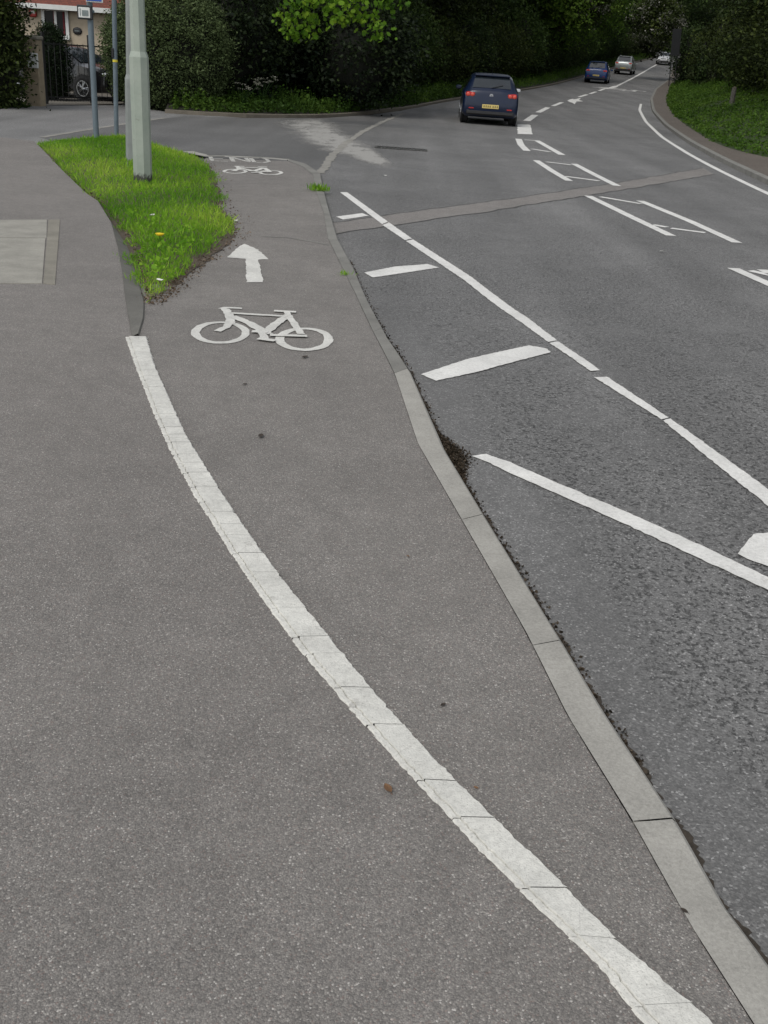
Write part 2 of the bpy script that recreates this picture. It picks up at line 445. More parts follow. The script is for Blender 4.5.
def clumps(ncl, per, centre, rad, spread, size, shell=.55, droop=.0, lump=.18, flat_bottom=None):
    """leaves in clumps filling the outer part of an uneven ellipsoid"""
    d = unit(rng.normal(size=(ncl, 3)))
    lobes = unit(rng.normal(size=(7, 3))); amp = rng.uniform(-lump, lump*1.3, 7)
    bulge = 1+sum(a*np.exp(-((d-l)**2).sum(1)/.25) for a, l in zip(amp, lobes))
    rr = (shell+(1-shell)*rng.random(ncl)**.6)*bulge
    cc = np.array(centre)+d*rr[:, None]*np.array(rad)
    if flat_bottom is not None: cc[:, 2] = np.maximum(cc[:, 2], flat_bottom+rng.random(ncl)*.3)
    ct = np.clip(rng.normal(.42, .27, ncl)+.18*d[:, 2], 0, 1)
    sp = spread*rng.uniform(.6, 1.4, ncl)
    C = np.repeat(cc, per, 0)+rng.normal(size=(ncl*per, 3))*np.repeat(sp, per)[:, None]*np.array([1, 1, .7])
    D = unit(rng.normal(size=(ncl*per, 3))*np.array([1, 1, .7])+np.repeat(d, per, 0)*.5+np.array([0, 0, -droop]))
    T = np.repeat(ct, per)+rng.normal(0, .09, ncl*per)
    S = size*rng.uniform(.6, 1.35, ncl*per)
    return C, D, S, T
def cat(*L): return [np.concatenate(x) for x in zip(*L)]

def core(centre, rad, n=14, m=9, jit=.12):
    e = MB(); e.ell((0, 0, 0), (1, 1, 1), n, m)
    e.v = [(centre[0]+x*rad[0]*(1+random.uniform(-jit, jit)), centre[1]+y*rad[1]*(1+random.uniform(-jit, jit)), centre[2]+z*rad[2]) for x, y, z in e.v]
    return e

# ================================================================== THE SETTING
# polylines measured on the ground (metres; y runs along the view)
KL = [(0.785, 1.233),(0.753, 1.351),(0.696, 1.565),(0.636, 1.872),(0.54, 2.27),(0.468, 2.709),(0.308, 3.488),(0.134, 4.329),(0.008, 5.41),(-0.153, 6.402),(-0.335, 7.706),(-0.572, 9.127),(-0.747, 10.189),(-0.946, 12.023),(-1.263, 14.315),(-1.428, 15.864),(-1.69, 16.934),(-2.027, 17.743)]
KR = [(0.906, 1.242),(0.834, 1.485),(0.79, 1.625),(0.748, 1.883),(0.647, 2.313),(0.578, 2.676),(0.411, 3.505),(0.258, 4.288),(0.097, 5.492),(-0.052, 6.258),(-0.219, 7.396),(-0.407, 8.758),(-0.65, 10.231),(-0.904, 12.304),(-1.166, 14.556),(-1.344, 16.22),(-1.702, 17.533),(-2.093, 18.167)]
WL = [(0.667, 1.141),(0.62, 1.192),(0.544, 1.322),(0.485, 1.441),(0.369, 1.595),(0.274, 1.727),(0.101, 1.993),(-0.067, 2.256),(-0.219, 2.512),(-0.37, 2.794),(-0.517, 3.092),(-0.632, 3.337),(-0.746, 3.569),(-0.859, 3.832),(-0.972, 4.1),(-1.138, 4.527),(-1.374, 5.157),(-1.601, 5.786)]
WR = [(0.78, 1.149),(0.74, 1.21),(0.673, 1.338),(0.542, 1.49),(0.43, 1.668),(0.296, 1.858),(0.17, 2.047),(0.022, 2.295),(-0.191, 2.692),(-0.289, 2.872),(-0.393, 3.08),(-0.551, 3.409),(-0.634, 3.589),(-0.759, 3.874),(-0.903, 4.199),(-1.048, 4.582),(-1.302, 5.262),(-1.482, 5.819)]
RE = [(6.82, 20.004),(7.313, 24.882),(8.14, 31.17),(9.677, 41.141),(11.953, 54.078),(15.029, 69.117),(18.893, 85.675),(24.55, 106.367)]
VKL = [(-1.571, 5.818),(-1.855, 6.742),(-2.139, 7.712),(-2.41, 8.596),(-2.833, 9.904),(-3.343, 11.225)]
VKR = [(-1.515, 5.857),(-1.595, 6.295),(-1.713, 6.787),(-1.986, 7.687),(-2.383, 8.917),(-3.244, 11.109)]
LE = [(-.6, 30.5), (-.26, 40.2), (1.2, 48.1), (2.6, 54.3), (5.9, 66), (9.9, 79.9), (15.3, 100), (20.6, 118), (26.5, 136), (33, 153), (41, 172), (52, 195), (66, 220)]
RE = [(6.1, -8), (6.2, 8)]+RE+[(30.9, 132.9), (36.4, 149), (45, 169), (57, 193), (70, 216)]

# ground to the horizon
mb = MB()
xs = [-400, -120, -50, -25, -12, 0, 12, 25, 50, 120, 400]; ys = list(range(-60, 260, 10))+[320, 420, 600]
for j in range(len(ys)):
    for i in range(len(xs)): mb.v.append((xs[i], ys[j], zt(ys[j])-.28))
for j in range(len(ys)-1):
    for i in range(len(xs)-1):
        k = j*len(xs)+i; mb.f.append((k, k+1, k+len(xs)+1, k+len(xs))); mb.m.append(0)
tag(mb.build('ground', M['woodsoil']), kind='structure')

def xat(line, y):
    for a, b in zip(line[:-1], line[1:]):
        if a[1] <= y <= b[1] or a[1] >= y >= b[1]:
            return a[0]+(b[0]-a[0])*(y-a[1])/((b[1]-a[1]) or 1)
    return line[0][0] if y < line[0][1] else line[-1][0]
# main road: one sheet running under the kerbs
mb = MB(); yy = [-8+.5*i for i in range(80)]+[32+2*i for i in range(95)]
SEAM = [(-1.37, 16.615),(-1.429, 19.916),(-1.382, 22.72),(-1.222, 26.897),(-0.797, 32.53),(-0.332, 36.699)]
def left_x(y):
    if y < SEAM[0][1]: return xat(list(reversed(KR[:16])) if False else KR[:16], y)-.05
    if y < SEAM[-1][1]: return xat(SEAM, y)
    if y < 40.2: return SEAM[-1][0]-.05+(LE[1][0]-.05-SEAM[-1][0])*(y-SEAM[-1][1])/(40.2-SEAM[-1][1])
    return xat(LE, y)-.1
RF = (0, .02, .035, .05, .065, .08, .10, .14, .25, .45, .7, 1); RT = []
for y in yy:
    a, b = left_x(y), xat(RE, y)+.08
    for f in RF:
        mb.v.append((a+(b-a)*f, y, zr(y)))
        ch = sm(.16, .50, (b-a)*f-.05+.06*math.sin(y*3.1)); RT.append(ch if y < 6 else max(ch, sm(6, 9, y)))
for j in range(len(yy)-1):
    for i in range(11):
        k = j*12+i; mb.f.append((k, k+1, k+13, k+12)); mb.m.append(0)
road = tag(mb.build('road', M['road']), kind='structure')
at = road.data.attributes.new('tone', 'FLOAT', 'POINT'); at.data.foreach_set('value', RT)

# side road mouth (dark) and the older paler surface beyond the joint
side = flat('side_road', [(-40, 30), (-12.5, 25.2)]+[(-10.054, 26.06),(-10.211, 28.593),(-9.848, 29.956),(-8.755, 31.923),(-6.832, 29.656),(-4.523, 29.283),(-2.598, 31.874),(-1.382, 35.617),(-0.273, 41.005)]+[(1.0, 36), (-.3, 24)]+[(-1.108, 15.087),(-1.385, 16.605)]+[(-1.6, 15.3), (-3.6, 16.5), (-6.5, 17.0), (-12, 19), (-40, 26)], -.104, M['road_side'], kind='structure')
flat('junction_surface', [(-6.731, 19.339),(-6.64, 21.321),(-6.485, 23.408),(-6.178, 26.795),(-5.977, 28.236),(-4.523, 29.283),(-2.598, 31.874),(-1.382, 35.617),(-0.332, 36.699),(-0.797, 32.53),(-1.222, 26.897),(-1.382, 22.72),(-1.429, 19.916),(-1.385, 16.605)]+[(-1.9, 14.6), (-4.5, 16.3)], -.0995, asphalt_road('newer dark junction asphalt', .98, .5), side, label='darker newer asphalt across the mouth of the side road')
mb = MB(); ribbon(mb, [(-6.731, 19.339),(-6.64, 21.321),(-6.485, 23.408),(-6.391, 25.142),(-6.22, 26.981)], .13, lambda y: -.095, .25, .2)
mb.build('surface_joint', M['seal'], side)
mb = MB(); ribbon(mb, [(-1.379, 16.531),(-1.429, 19.916),(-1.382, 22.72),(-1.222, 26.897),(-0.797, 32.53),(-0.276, 37.767)], .15, lambda y: zr(y)+.006, .35, .15)
tag(mb.build('surface_joint', M['seal'], road), 'pale sealed joint between the side road and the main road')

# dusty spill across the joint
mb = MB(); SA = [(-3.913, 28.067),(-3.077, 29.629),(-2.087, 29.382),(-1.481, 27.01),(-0.883, 24.731),(-0.297, 22.066),(-0.191, 18.279)]; SB = [(-3.834, 28.654),(-3.215, 30.94),(-2.507, 32.224),(-2.059, 30.159),(-1.6, 26.879),(-1.09, 24.203),(-0.598, 21.679),(-0.222, 19.001)]
SC = [(-3.634, 27.945),(-2.986, 24.979),(-2.346, 22.103),(-1.778, 20.662),(-1.342, 19.767),(-0.819, 18.649),(-0.248, 17.634)]
def spill():
    import bmesh
    n = 40
    a, c = npts(SB, n), npts(SC, n)
    V = []; T = []; Fc = []
    for i in range(n):
        for j in range(13):
            f = j/12; V.append((a[i][0]*(1-f)+c[i][0]*f, a[i][1]*(1-f)+c[i][1]*f, -.0965))
            T.append(min(1, min(f, 1-f)*3)*min(1, i/8)*min(1, (n-1-i)/3)*(.8+.5*i/n))
    for i in range(n-1):
        for j in range(12): k = i*13+j; Fc.append((k, k+13, k+14, k+1))
    me = bpy.data.meshes.new('dust_spill'); me.from_pydata(V, [], Fc); me.materials.append(M['spill'])
    at = me.attributes.new('tone', 'FLOAT', 'POINT'); at.data.foreach_set('value', T)
    o = bpy.data.objects.new('dust_spill', me); col.objects.link(o); o.parent = road
    tag(o, 'pale dusty spill streaked over the junction')
spill()

# footway (left), cycle track (right of the raised line)
mid = [((a[0]+b[0])/2, (a[1]+b[1])/2) for a, b in zip(WL, WR)]
far_l = [(-4.561, 13.781),(-5.496, 15.877),(-6.221, 17.477),(-6.893, 17.76)]
flat('footway', [(1.2, -6)]+mid+VKL+[(-3.641, 11.779)]+far_l+[(-40, 21), (-40, -6)], 0.0, M['path'], kind='structure')
track_mb = MB()
A_ = npts([(1.2, -6)]+mid+[(x-.10, y) for x, y in VKR[1:4]]+[(x-.16, y) for x, y in [(-1.72, 6.871),(-1.725, 7.348),(-1.768, 8.253),(-1.769, 9.112),(-1.712, 9.99),(-1.903, 11.295),(-2.214, 12.429),(-2.558, 14.057),(-3.039, 16.115)]]+[(-3.325, 17.287)], 150)
B_ = npts([(1.9, -6)]+KL, 150)
track_rows = 8
for i in range(150):
    for j in range(track_rows+1):
        f = j/track_rows; x = A_[i][0]*(1-f)+B_[i][0]*f; y = A_[i][1]*(1-f)+B_[i][1]*f
        track_mb.v.append((x, y, zc(y)))
for i in range(149):
    for j in range(track_rows):
        k = i*(track_rows+1)+j; track_mb.f.append((k, k+1, k+track_rows+2, k+track_rows+1)); track_mb.m.append(0)
track = tag(track_mb.build('cycle_path', M['path2']), kind='structure')

# kerbs: separate stones, top face, arris and road face
kerb_root = tag(empty('kerb'), kind='structure')
def kerb_stones(L, Rr, joints, ztop, zlow, mats, label=None):
    n = 260; a, b = npts(L, n), npts(Rr, n)
    cuts = []
    for jy in joints: cuts.append(min(range(n), key=lambda i: abs(a[i][1]-jy)))
    cuts = sorted(set([0]+cuts+[n-1]))
    for c0, c1 in zip(cuts[:-1], cuts[1:]):
        mb = MB(); idx = list(range(c0, c1+1))
        pa = [a[i] for i in idx]; pb = [b[i] for i in idx]
        g = .004/max(.05, math.dist(pa[0], pa[-1]))
        for P in (pa, pb):
            gg = min(.4, .0042/max(.001, math.dist(P[0], P[1])))
            P[0] = (P[0][0]+(P[1][0]-P[0][0])*gg, P[0][1]+(P[1][1]-P[0][1])*gg)
        inn = [(q[0]+(p[0]-q[0])*.12, q[1]+(p[1]-q[1])*.12) for p, q in zip(pa, pb)]
        jz = random.uniform(-.0007, .0007)
        strip(mb, pa, inn, lambda y: ztop(y)+.004+jz, lambda y: ztop(y)+.004+jz)
        strip(mb, inn, pb, lambda y: ztop(y)+.004+jz, lambda y: ztop(y)-.008+jz)
        strip(mb, pb, pb, lambda y: ztop(y)-.008+jz, zlow)
        for p, q in ((pa[0], pb[0]), (pa[-1], pb[-1])):
            mb.quad((p[0], p[1], ztop(p[1])+.004), (q[0], q[1], ztop(q[1])-.008), (q[0], q[1], zlow(q[1])), (p[0], p[1], zlow(p[1])))
        mb.build('kerb_stone', mats[0] if pa[len(pa)//2][1] < 5.45 else mats[1], kerb_root)
kerb_stones(KL, KR, [-.2, .35, 1.0, 1.86, 2.62, 3.49, 5.45, 6.4, 7.3, 8.2, 9.1, 10.0, 10.9, 11.8, 12.7, 13.6, 14.5], zc, lambda y: zr(y)-.04, (M['kerb'], M['kerb_old']))
# pale edging strip closing the end of the cycle track
mb = MB(); ribbon(mb, [(-2.047, 17.915),(-2.328, 17.981),(-2.691, 17.888),(-3.049, 17.795),(-3.388, 17.618),(-3.807, 18.181)], .22, lambda y: zc(y)+.004, .1, .2)
mb.build('kerb_stone', M['kerb'], kerb_root)
# concrete haunch between footway and verge
mb = MB(); strip(mb, npts(VKL, 40), npts([(x-.03, y) for x, y in VKR], 40), lambda y: .004, lambda y: zc(y)+.015)
strip(mb, npts([(x-.03, y) for x, y in VKR], 40), npts(VKR, 40), lambda y: zc(y)+.015, lambda y: zc(y)-.04)
mb.build('edging_stone', concrete('weathered haunch concrete', (.15, .145, .13), .25), kerb_root)

# right-hand footway, kerb and bank
REs = smooth_line(RE[2:], 1.0, 3)
kr_in = offset(REs, -.14)
mb = MB()
strip(mb, REs, REs, zr, lambda y: zt(y)-.01); strip(mb, REs, kr_in, lambda y: zt(y)-.01, zt)
tag(mb.build('far_kerb', M['kerb_old']), kind='structure')
FE = [(10.869, 23.554),(8.669, 25.812),(8.575, 27.788),(8.857, 31.199),(10.213, 39.529),(12.042, 50.028),(15.5, 66.763),(21.586, 92.439)]+[(33.2, 132.5), (38.8, 148), (47, 168), (59, 192), (72, 215)]
FEs = smooth_line(FE, 1.0, 2)
n = 200; a, b = npts(kr_in, n), npts(FEs, n)
mb = MB(); strip(mb, a, b, zt, zt)
tag(mb.build('far_footway', asphalt_path('far footway tarmac', (1.0, .91, .80), 1.15)), kind='structure')
def bankz(d): return .02+.10*min(d, 1)+.42*max(0, d-.6)*1.0 if d < 4 else .12+.42*3.4+.12*(d-4)
mb = MB(); prev = b; pd = 0
for d in (.5, 1.2, 2.2, 3.6, 6, 10, 18, 34):
    q = offset(b, -d); q = [(x+random.uniform(-.1, .1)*min(d, 2), y) for x, y in q]
    k0 = len(mb.v)
    strip(mb, prev, q, lambda y, p=pd: zt(y)+bankz(p)-.02, lambda y, p=d: zt(y)+bankz(p)-.02)
    prev, pd = q, d
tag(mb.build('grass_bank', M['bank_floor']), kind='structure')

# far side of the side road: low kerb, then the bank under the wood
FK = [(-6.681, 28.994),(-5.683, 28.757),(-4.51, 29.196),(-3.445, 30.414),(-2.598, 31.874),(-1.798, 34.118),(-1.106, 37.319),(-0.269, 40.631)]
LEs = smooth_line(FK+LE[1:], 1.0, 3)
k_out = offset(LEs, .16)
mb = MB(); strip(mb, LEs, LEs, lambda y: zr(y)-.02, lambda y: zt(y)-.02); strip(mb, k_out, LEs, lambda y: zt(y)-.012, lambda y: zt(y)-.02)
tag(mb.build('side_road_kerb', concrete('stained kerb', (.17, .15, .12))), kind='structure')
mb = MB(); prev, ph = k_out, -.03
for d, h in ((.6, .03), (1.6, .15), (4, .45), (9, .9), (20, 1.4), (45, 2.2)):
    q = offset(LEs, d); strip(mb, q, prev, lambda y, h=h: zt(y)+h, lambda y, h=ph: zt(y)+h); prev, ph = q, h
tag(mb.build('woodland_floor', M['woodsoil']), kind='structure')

# verge turf
VOUT = [(-1.719, 6.785),(-1.986, 7.687),(-2.383, 8.917),(-3.244, 11.109),(-3.71, 11.931),(-4.54, 13.796),(-5.413, 15.765),(-6.137, 17.331),(-5.983, 18.183),(-5.726, 18.945),(-5.345, 19.878),(-4.657, 18.984),(-3.694, 17.402),(-3.202, 16.486),(-2.817, 15.012),(-2.421, 13.232),(-2.097, 11.643),(-1.809, 10.677),(-1.671, 9.803),(-1.689, 8.79),(-1.73, 8.116),(-1.717, 7.549),(-1.707, 7.118)]
def inside(p, poly):
    c = False; j = len(poly)-1
    for i in range(len(poly)):
        if (poly[i][1] > p[1]) != (poly[j][1] > p[1]) and p[0] < (poly[j][0]-poly[i][0])*(p[1]-poly[i][1])/(poly[j][1]-poly[i][1])+poly[i][0]: c = not c
        j = i
    return c
def edge_d(p, poly):
    m = 9
    for a, b in zip(poly, poly[1:]+poly[:1]):
        L2 = (b[0]-a[0])**2+(b[1]-a[1])**2 or 1e-9
        t = max(0, min(1, ((p[0]-a[0])*(b[0]-a[0])+(p[1]-a[1])*(b[1]-a[1]))/L2))
        m = min(m, math.hypot(p[0]-a[0]-t*(b[0]-a[0]), p[1]-a[1]-t*(b[1]-a[1])))
    return m
def vz(x, y): return -.05+.07*sm(0, .5, edge_d((x, y), VOUT))
mb = MB(); n = len(VOUT); cx = sum(p[0] for p in VOUT)/n; cy = sum(p[1] for p in VOUT)/n
VIN = [(x-.07, y) if i < 4 else ((x+.05, y) if i >= 13 else (x, y)) for i, (x, y) in enumerate(VOUT)]
flat('verge', ragged(VIN, .12, .03), -.054, M['soil'], kind='structure')
pts = []; tones = []
x0, x1 = min(p[0] for p in VOUT), max(p[0] for p in VOUT); y0, y1 = min(p[1] for p in VOUT), max(p[1] for p in VOUT)
VB = [(x+.0, y) for x, y in VOUT]
edge_r = 0
tries = rng.random((170000, 2))
def hashn(x, y): return .5+.25*math.sin(x*2.1+1.3*math.sin(y*1.7))+.25*math.sin(y*1.3+2.0*math.sin(x*1.1+.4))
for u, v in tries:
    x, y = x0+(x1-x0)*u, y0+(y1-y0)*v
    jx = .05*math.sin(x*9+y*5)+.05*math.sin(x*4.3-y*7)+random.gauss(0, .03)
    if not inside((x+(jx if x > -2.9 or y < 9 else 0), y+jx), VOUT): continue
    d = edge_d((x, y), VOUT)
    if d < .14 and y < 9.9 and x > VOUT[0][0] and random.random() > .15+d*5: continue
    if y > 11 and random.random() > .65: continue
    pts.append((x, y, -.05+.07*min(1, d/.5))); tones.append(.12+.70*hashn(x*1.4, y*1.1)+random.gauss(0, .15)-(.25 if math.hypot(x+3.28, y-12.9) < .45 else 0))
P = np.array(pts); T = np.array(tones)
nb = len(P); az = rng.random(nb)*2*np.pi
L = (.032+.04*rng.random(nb))*(1+.9*rng.random(nb)**7); lean = rng.uniform(.15, 1.05, nb)
D = np.stack([np.cos(az)*np.sin(lean), np.sin(az)*np.sin(lean), np.cos(lean)], 1)
g = leaf_cloud('verge_grass', P+D*L[:, None]*.5, D, L, T, M['grass'], .11)
tag(g, 'bright green verge grass around the lamp posts', 'grass', kind='stuff')
# broad-leaved weeds close to the tip of the verge, dead leaves along its edges
lp = []
for _ in range(60000):
    i = random.randrange(len(VOUT)); a, b = VOUT[i], VOUT[(i+1) % len(VOUT)]
    if not (i >= 13 or i <= 4): continue
    t = random.random(); wdt = .10 if i >= 13 else .035
    wdt *= .6 if i > 18 else .9
    p = (a[0]+(b[0]-a[0])*t+random.gauss(.25*wdt, wdt), a[1]+(b[1]-a[1])*t+random.gauss(0, wdt))
    if i <= 4 and inside(p, VOUT) is False: continue
    dens = 1 if (12.5 > p[1]) else .6
    if random.random() < dens*.085: lp.append((p[0], p[1], (zc(p[1]) if i >= 13 else -.02)+random.uniform(.004, .02)))
lp = np.array(lp); nl = len(lp)
D = unit(rng.normal(size=(nl, 3))*np.array([1, 1, .25]))
lo = leaf_cloud('leaf_litter', lp, D, rng.uniform(.006, .028, nl), rng.random(nl), M['litter'], .6)
tag(lo, 'dry brown leaf litter along the edge of the grass verge', 'leaf litter', kind='stuff')
wc = []
for (x, y) in [(-1.957, 8.118),(-2.14, 8.606),(-1.918, 8.453),(-2.133, 9.132),(-2.057, 9.629),(-2.451, 9.888),(-1.826, 7.626),(-1.874, 8.972),(-2.692, 10.459)]:
    for _ in range(26): wc.append((x+random.gauss(0, .07), y+random.gauss(0, .1), random.uniform(.0, .06)))
wc = np.array(wc); D = unit(rng.normal(size=(len(wc), 3))*np.array([1, 1, .5]))
tag(leaf_cloud('clover', wc, D, rng.uniform(.025, .055, len(wc)), rng.uniform(.2, .75, len(wc)), M['grass'], .8), 'low broad leaved weeds in the tip of the verge', 'weeds', kind='stuff')

# access cover slabs set in the footway
cover = tag(empty('access_cover'), 'pale concrete access cover with a stone edging, set in the footway', 'access cover')
CV = [(-4.381, 9.227),(-3.407, 9.761),(-2.528, 7.047),(-3.643, 6.697)]
CM = [(-4.157, 8.366),(-3.092, 8.801)]
def slab(name, pts, mat):
    mb = MB(); lo = [(x, y, -.03) for x, y in pts]; hi = [(x, y, .005) for x, y in pts]
    mb.poly(hi)
    for i in range(len(pts)): mb.quad(lo[i], lo[(i+1) % len(pts)], hi[(i+1) % len(pts)], hi[i])
    return mb.build(name, mat, cover)
g_ = .014
slab('cover_slab', [(CV[3][0], CV[3][1]), (CV[2][0], CV[2][1]), (CM[1][0], CM[1][1]-g_), (CM[0][0], CM[0][1]-g_)], M['slab'])
slab('cover_slab', [(CM[0][0], CM[0][1]+g_), (CM[1][0], CM[1][1]+g_), CV[1], CV[0]], M['slab'])
EG = [(-2.519, 7.05),(-2.435, 7.044),(-3.299, 9.813),(-3.394, 9.767)]
slab('edging', EG, M['slab_edge'])

# ------------------------------------------------------------------ markings
# raised white line between walkers and cyclists: bevelled profile, cracked into lengths
n = 420; a, b = npts(WL, n), npts(WR, n)
mb = MB(); i = 0; cut = 0
lens = []
while i < n-2:
    far = a[i][1]
    ln = int(random.choice([6, 8, 9, 12])) if far > 3.0 else int(random.choice([8, 12, 15, 20]))
    j = min(n-1, i+ln)
    rows = []; ck_ = random.choice([.0008, .0012, .0018, .0026])
    for k in range(i, j+1):
        A1, B1 = Vector((*a[k], 0)), Vector((*b[k], 0)); w = (B1-A1)
        dirv = Vector((-w.y, w.x, 0)).normalized()
        jj = .0032*random.uniform(-1, 1); kk = .0045*random.uniform(-1, 1)
        sh = dirv*(ck_ if k == i else 0)
        A1 = A1+w.normalized()*jj+sh; B1 = B1+w.normalized()*kk+sh
        rows.append((A1+Vector((0, 0, .001)), A1+w*.03+Vector((0, 0, .007)), A1+w*.165+Vector((0, 0, .007)), A1+w*.178+Vector((0, 0, -.002)), A1+w*.19+Vector((0, 0, .012)), A1+w*.94+Vector((0, 0, .012+.0015*math.sin(k*.7))), B1+Vector((0, 0, .001))))
    k0 = len(mb.v)
    for r in rows: mb.v += [tuple(p) for p in r]
    for r in range(len(rows)-1):
        for c in range(6):
            q = k0+r*7+c; mb.f.append((q, q+1, q+8, q+7)); mb.m.append(0)
    i = j
tag(mb.build('dividing_line', M['paint_line'], track), 'long cracked white line curving between the footway and the cycle track')

RZ = lambda y: zr(y)+.005
CZ = lambda y: zc(y)+.004
def mark(name, polys, parent=road, z=RZ, mat='paint', label=None, step=.025, amp=.004):
    mb = MB()
    import bmesh
    o = None
    for k, pl in enumerate(polys):
        o = flat(name, ragged(pl, step, amp), lambda x, y: z(y), M[mat], parent, label=label)
    return o
def line(name, pts, w, parent=road, z=RZ, mat='paint', jag=.05, step=.05, label=None):
    mb = MB(); ribbon(mb, pts, w, z, jag, step); return tag(mb.build(name, M[mat], parent), label)
# layby / cycle-lane taper markings near the kerb
mark('edge_line', [[(-0.909, 14.296),(-0.816, 14.35),(-0.187, 11.87),(-0.249, 11.647)], [(-0.242, 11.575),(-0.174, 11.813),(0.094, 10.78),(0.021, 10.652)], [(0.032, 10.593),(0.104, 10.733),(0.614, 8.951),(0.98, 7.369),(1.086, 6.669),(1.016, 6.597),(0.895, 7.265),(0.537, 8.812)], [(1.019, 6.567),(1.088, 6.637),(1.242, 5.891),(1.177, 5.862)]], label='long white line running out from the kerb')
mark('edge_line', [[(1.177, 5.72),(1.26, 5.752),(1.46, 5.055),(1.417, 5.006)], [(1.419, 4.99),(1.467, 5.041),(1.557, 4.681),(1.689, 4.123),(1.74, 3.864),(1.67, 3.724),(1.626, 3.927),(1.5, 4.559)]])
mark('hatch_bar', [[(0.156, 5.531),(0.24, 5.424),(0.503, 5.678),(0.995, 6.278),(0.976, 6.386),(0.871, 6.442),(0.459, 5.962)]])
mark('hatch_bar', [[(-0.318, 8.774),(-0.233, 8.584),(-0.006, 8.842),(0.346, 9.251),(0.246, 9.387),(-0.055, 9.151)]])
mark('hatch_bar', [[(-0.795, 11.977),(-0.701, 11.781),(-0.422, 12.244),(-0.514, 12.412)]])
mark('hatch_bar', [[(1.35, 3.431),(1.407, 3.526),(1.469, 3.626),(1.918, 3.785),(1.805, 3.313),(1.437, 3.341),(1.376, 3.397)]])
mark('taper_line', [[(0.383, 4.276),(0.45, 4.314),(0.554, 4.233),(0.751, 4.011),(1.035, 3.706),(1.222, 3.488),(1.409, 3.254),(1.56, 3.056),(1.522, 2.956),(1.376, 3.151),(1.19, 3.364),(1.009, 3.579),(0.735, 3.888),(0.542, 4.099),(0.461, 4.203)]], label='white taper line starting beside the grit heap at the kerb')
# ghost island
mk = lambda pts, w=.11: line('island_line', pts, w)
mk([(2.773, 16.0),(2.999, 13.94),(3.19, 12.337)], .13); mk([(3.532, 15.815),(3.787, 13.811),(3.922, 12.141)], .13)
mk([(2.953, 15.978),(3.468, 15.431)]); mk([(3.163, 13.207),(3.309, 13.064)]); mk([(3.343, 12.997),(3.72, 12.803)])
mk([(2.626, 21.904),(2.692, 19.774),(2.778, 18.109)], .14); mk([(3.383, 21.695),(3.47, 19.486),(3.554, 17.828)], .14)
mk([(2.81, 21.705),(3.28, 21.401)], .13); mk([(2.813, 18.872),(3.357, 18.481)], .13)
mk([(2.88, 28.451),(2.731, 26.213),(2.691, 24.368)], .17); mk([(3.348, 28.313),(3.432, 23.899)], .16)
mk([(3.016, 28.211),(3.271, 28.238)], .16); mk([(2.87, 25.099),(3.242, 24.557)], .15)
mk([(3.352, 10.339),(3.471, 9.606),(3.554, 8.977)], .13); mk([(3.501, 10.261),(3.782, 9.905)], .11); mk([(3.657, 10.371),(3.761, 9.566)], .12)
mark('island_nose', [[(3.538, 35.809),(3.993, 36.164),(3.518, 30.92),(3.059, 30.655)]], step=.2, amp=.02)
cd = lambda pts, w=.2: line('centre_dash', pts, w, step=.4, jag=.05)
cd([(4.109, 38.487),(4.95, 43.431)], .26); cd([(5.326, 45.731),(6.398, 51.142)], .24); cd([(6.875, 53.078),(7.948, 57.858)], .22)
cd([(10.101, 66.336),(11.24, 70.568)], .22); cd([(11.67, 72.073),(12.669, 75.804)], .22); cd([(13.195, 77.735),(14.146, 81.274)], .22)
line('centre_line', [(16.596, 89.076),(19.43, 99.794),(23.486, 114.761),(27.446, 128.945),(30.773, 140.254)], .22, step=1)
for nm, pts in (('merge_arrow', [(8.572, 60.483),(9.348, 63.6),(9.234, 62.381),(10.069, 65.292),(9.55, 62.576),(9.507, 60.757),(9.044, 60.269),(8.475, 56.693)]), ('merge_arrow', [(14.241, 81.391),(15.695, 86.718),(16.023, 87.677),(16.97, 90.236),(15.982, 86.101),(15.184, 83.358)])):
    mark(nm, [pts], step=.5, amp=.03)
line('lane_edge_line', smooth_line([(13.166, 62.752),(11.581, 55.331),(9.562, 44.061),(7.959, 33.857),(7.063, 26.873),(6.607, 22.513),(6.261, 18.269),(6.025, 13.748)], .8, 2), .13, step=.6, label='white edge line curving along the far kerb')
# letters painted on the road, read by oncoming drivers
GLY = {'S': [[(1, .85), (.75, 1), (.25, 1), (0, .8), (.2, .55), (.8, .45), (1, .2), (.75, 0), (.25, 0), (0, .15)]], 'L': [[(0, 1), (0, 0), (.9, 0)]],
       'O': [[(.25, 0), (0, .2), (0, .8), (.25, 1), (.75, 1), (1, .8), (1, .2), (.75, 0), (.25, 0)]], 'W': [[(0, 1), (.25, 0), (.5, .8), (.75, 0), (1, 1)]],
       'E': [[(.95, 1), (0, 1), (0, 0), (.95, 0)], [(0, .5), (.75, .5)]], 'N': [[(0, 0), (0, 1), (1, 0), (1, 1)]], 'D': [[(0, 0), (0, 1), (.6, 1), (1, .75), (1, .25), (.6, 0), (0, 0)]]}
def lettering(name, text, o, u, v, adv, wl, w, parent, z, mat, label):
    mb = MB()
    for i, ch in enumerate(text):
        for st in GLY[ch]:
            ribbon(mb, [(o[0]+u[0]*(i*adv+p[0]*wl)+v[0]*p[1], o[1]+u[1]*(i*adv+p[0]*wl)+v[1]*p[1]) for p in st], w, z, .15, .15)
    return tag(mb.build(name, M[mat], parent), label)
so = (17.498, 81.959); se = (15.131, 84.375)
ux, uy = se[0]-so[0], se[1]-so[1]; ul = math.hypot(ux, uy); u_ = (ux/ul, uy/ul); 
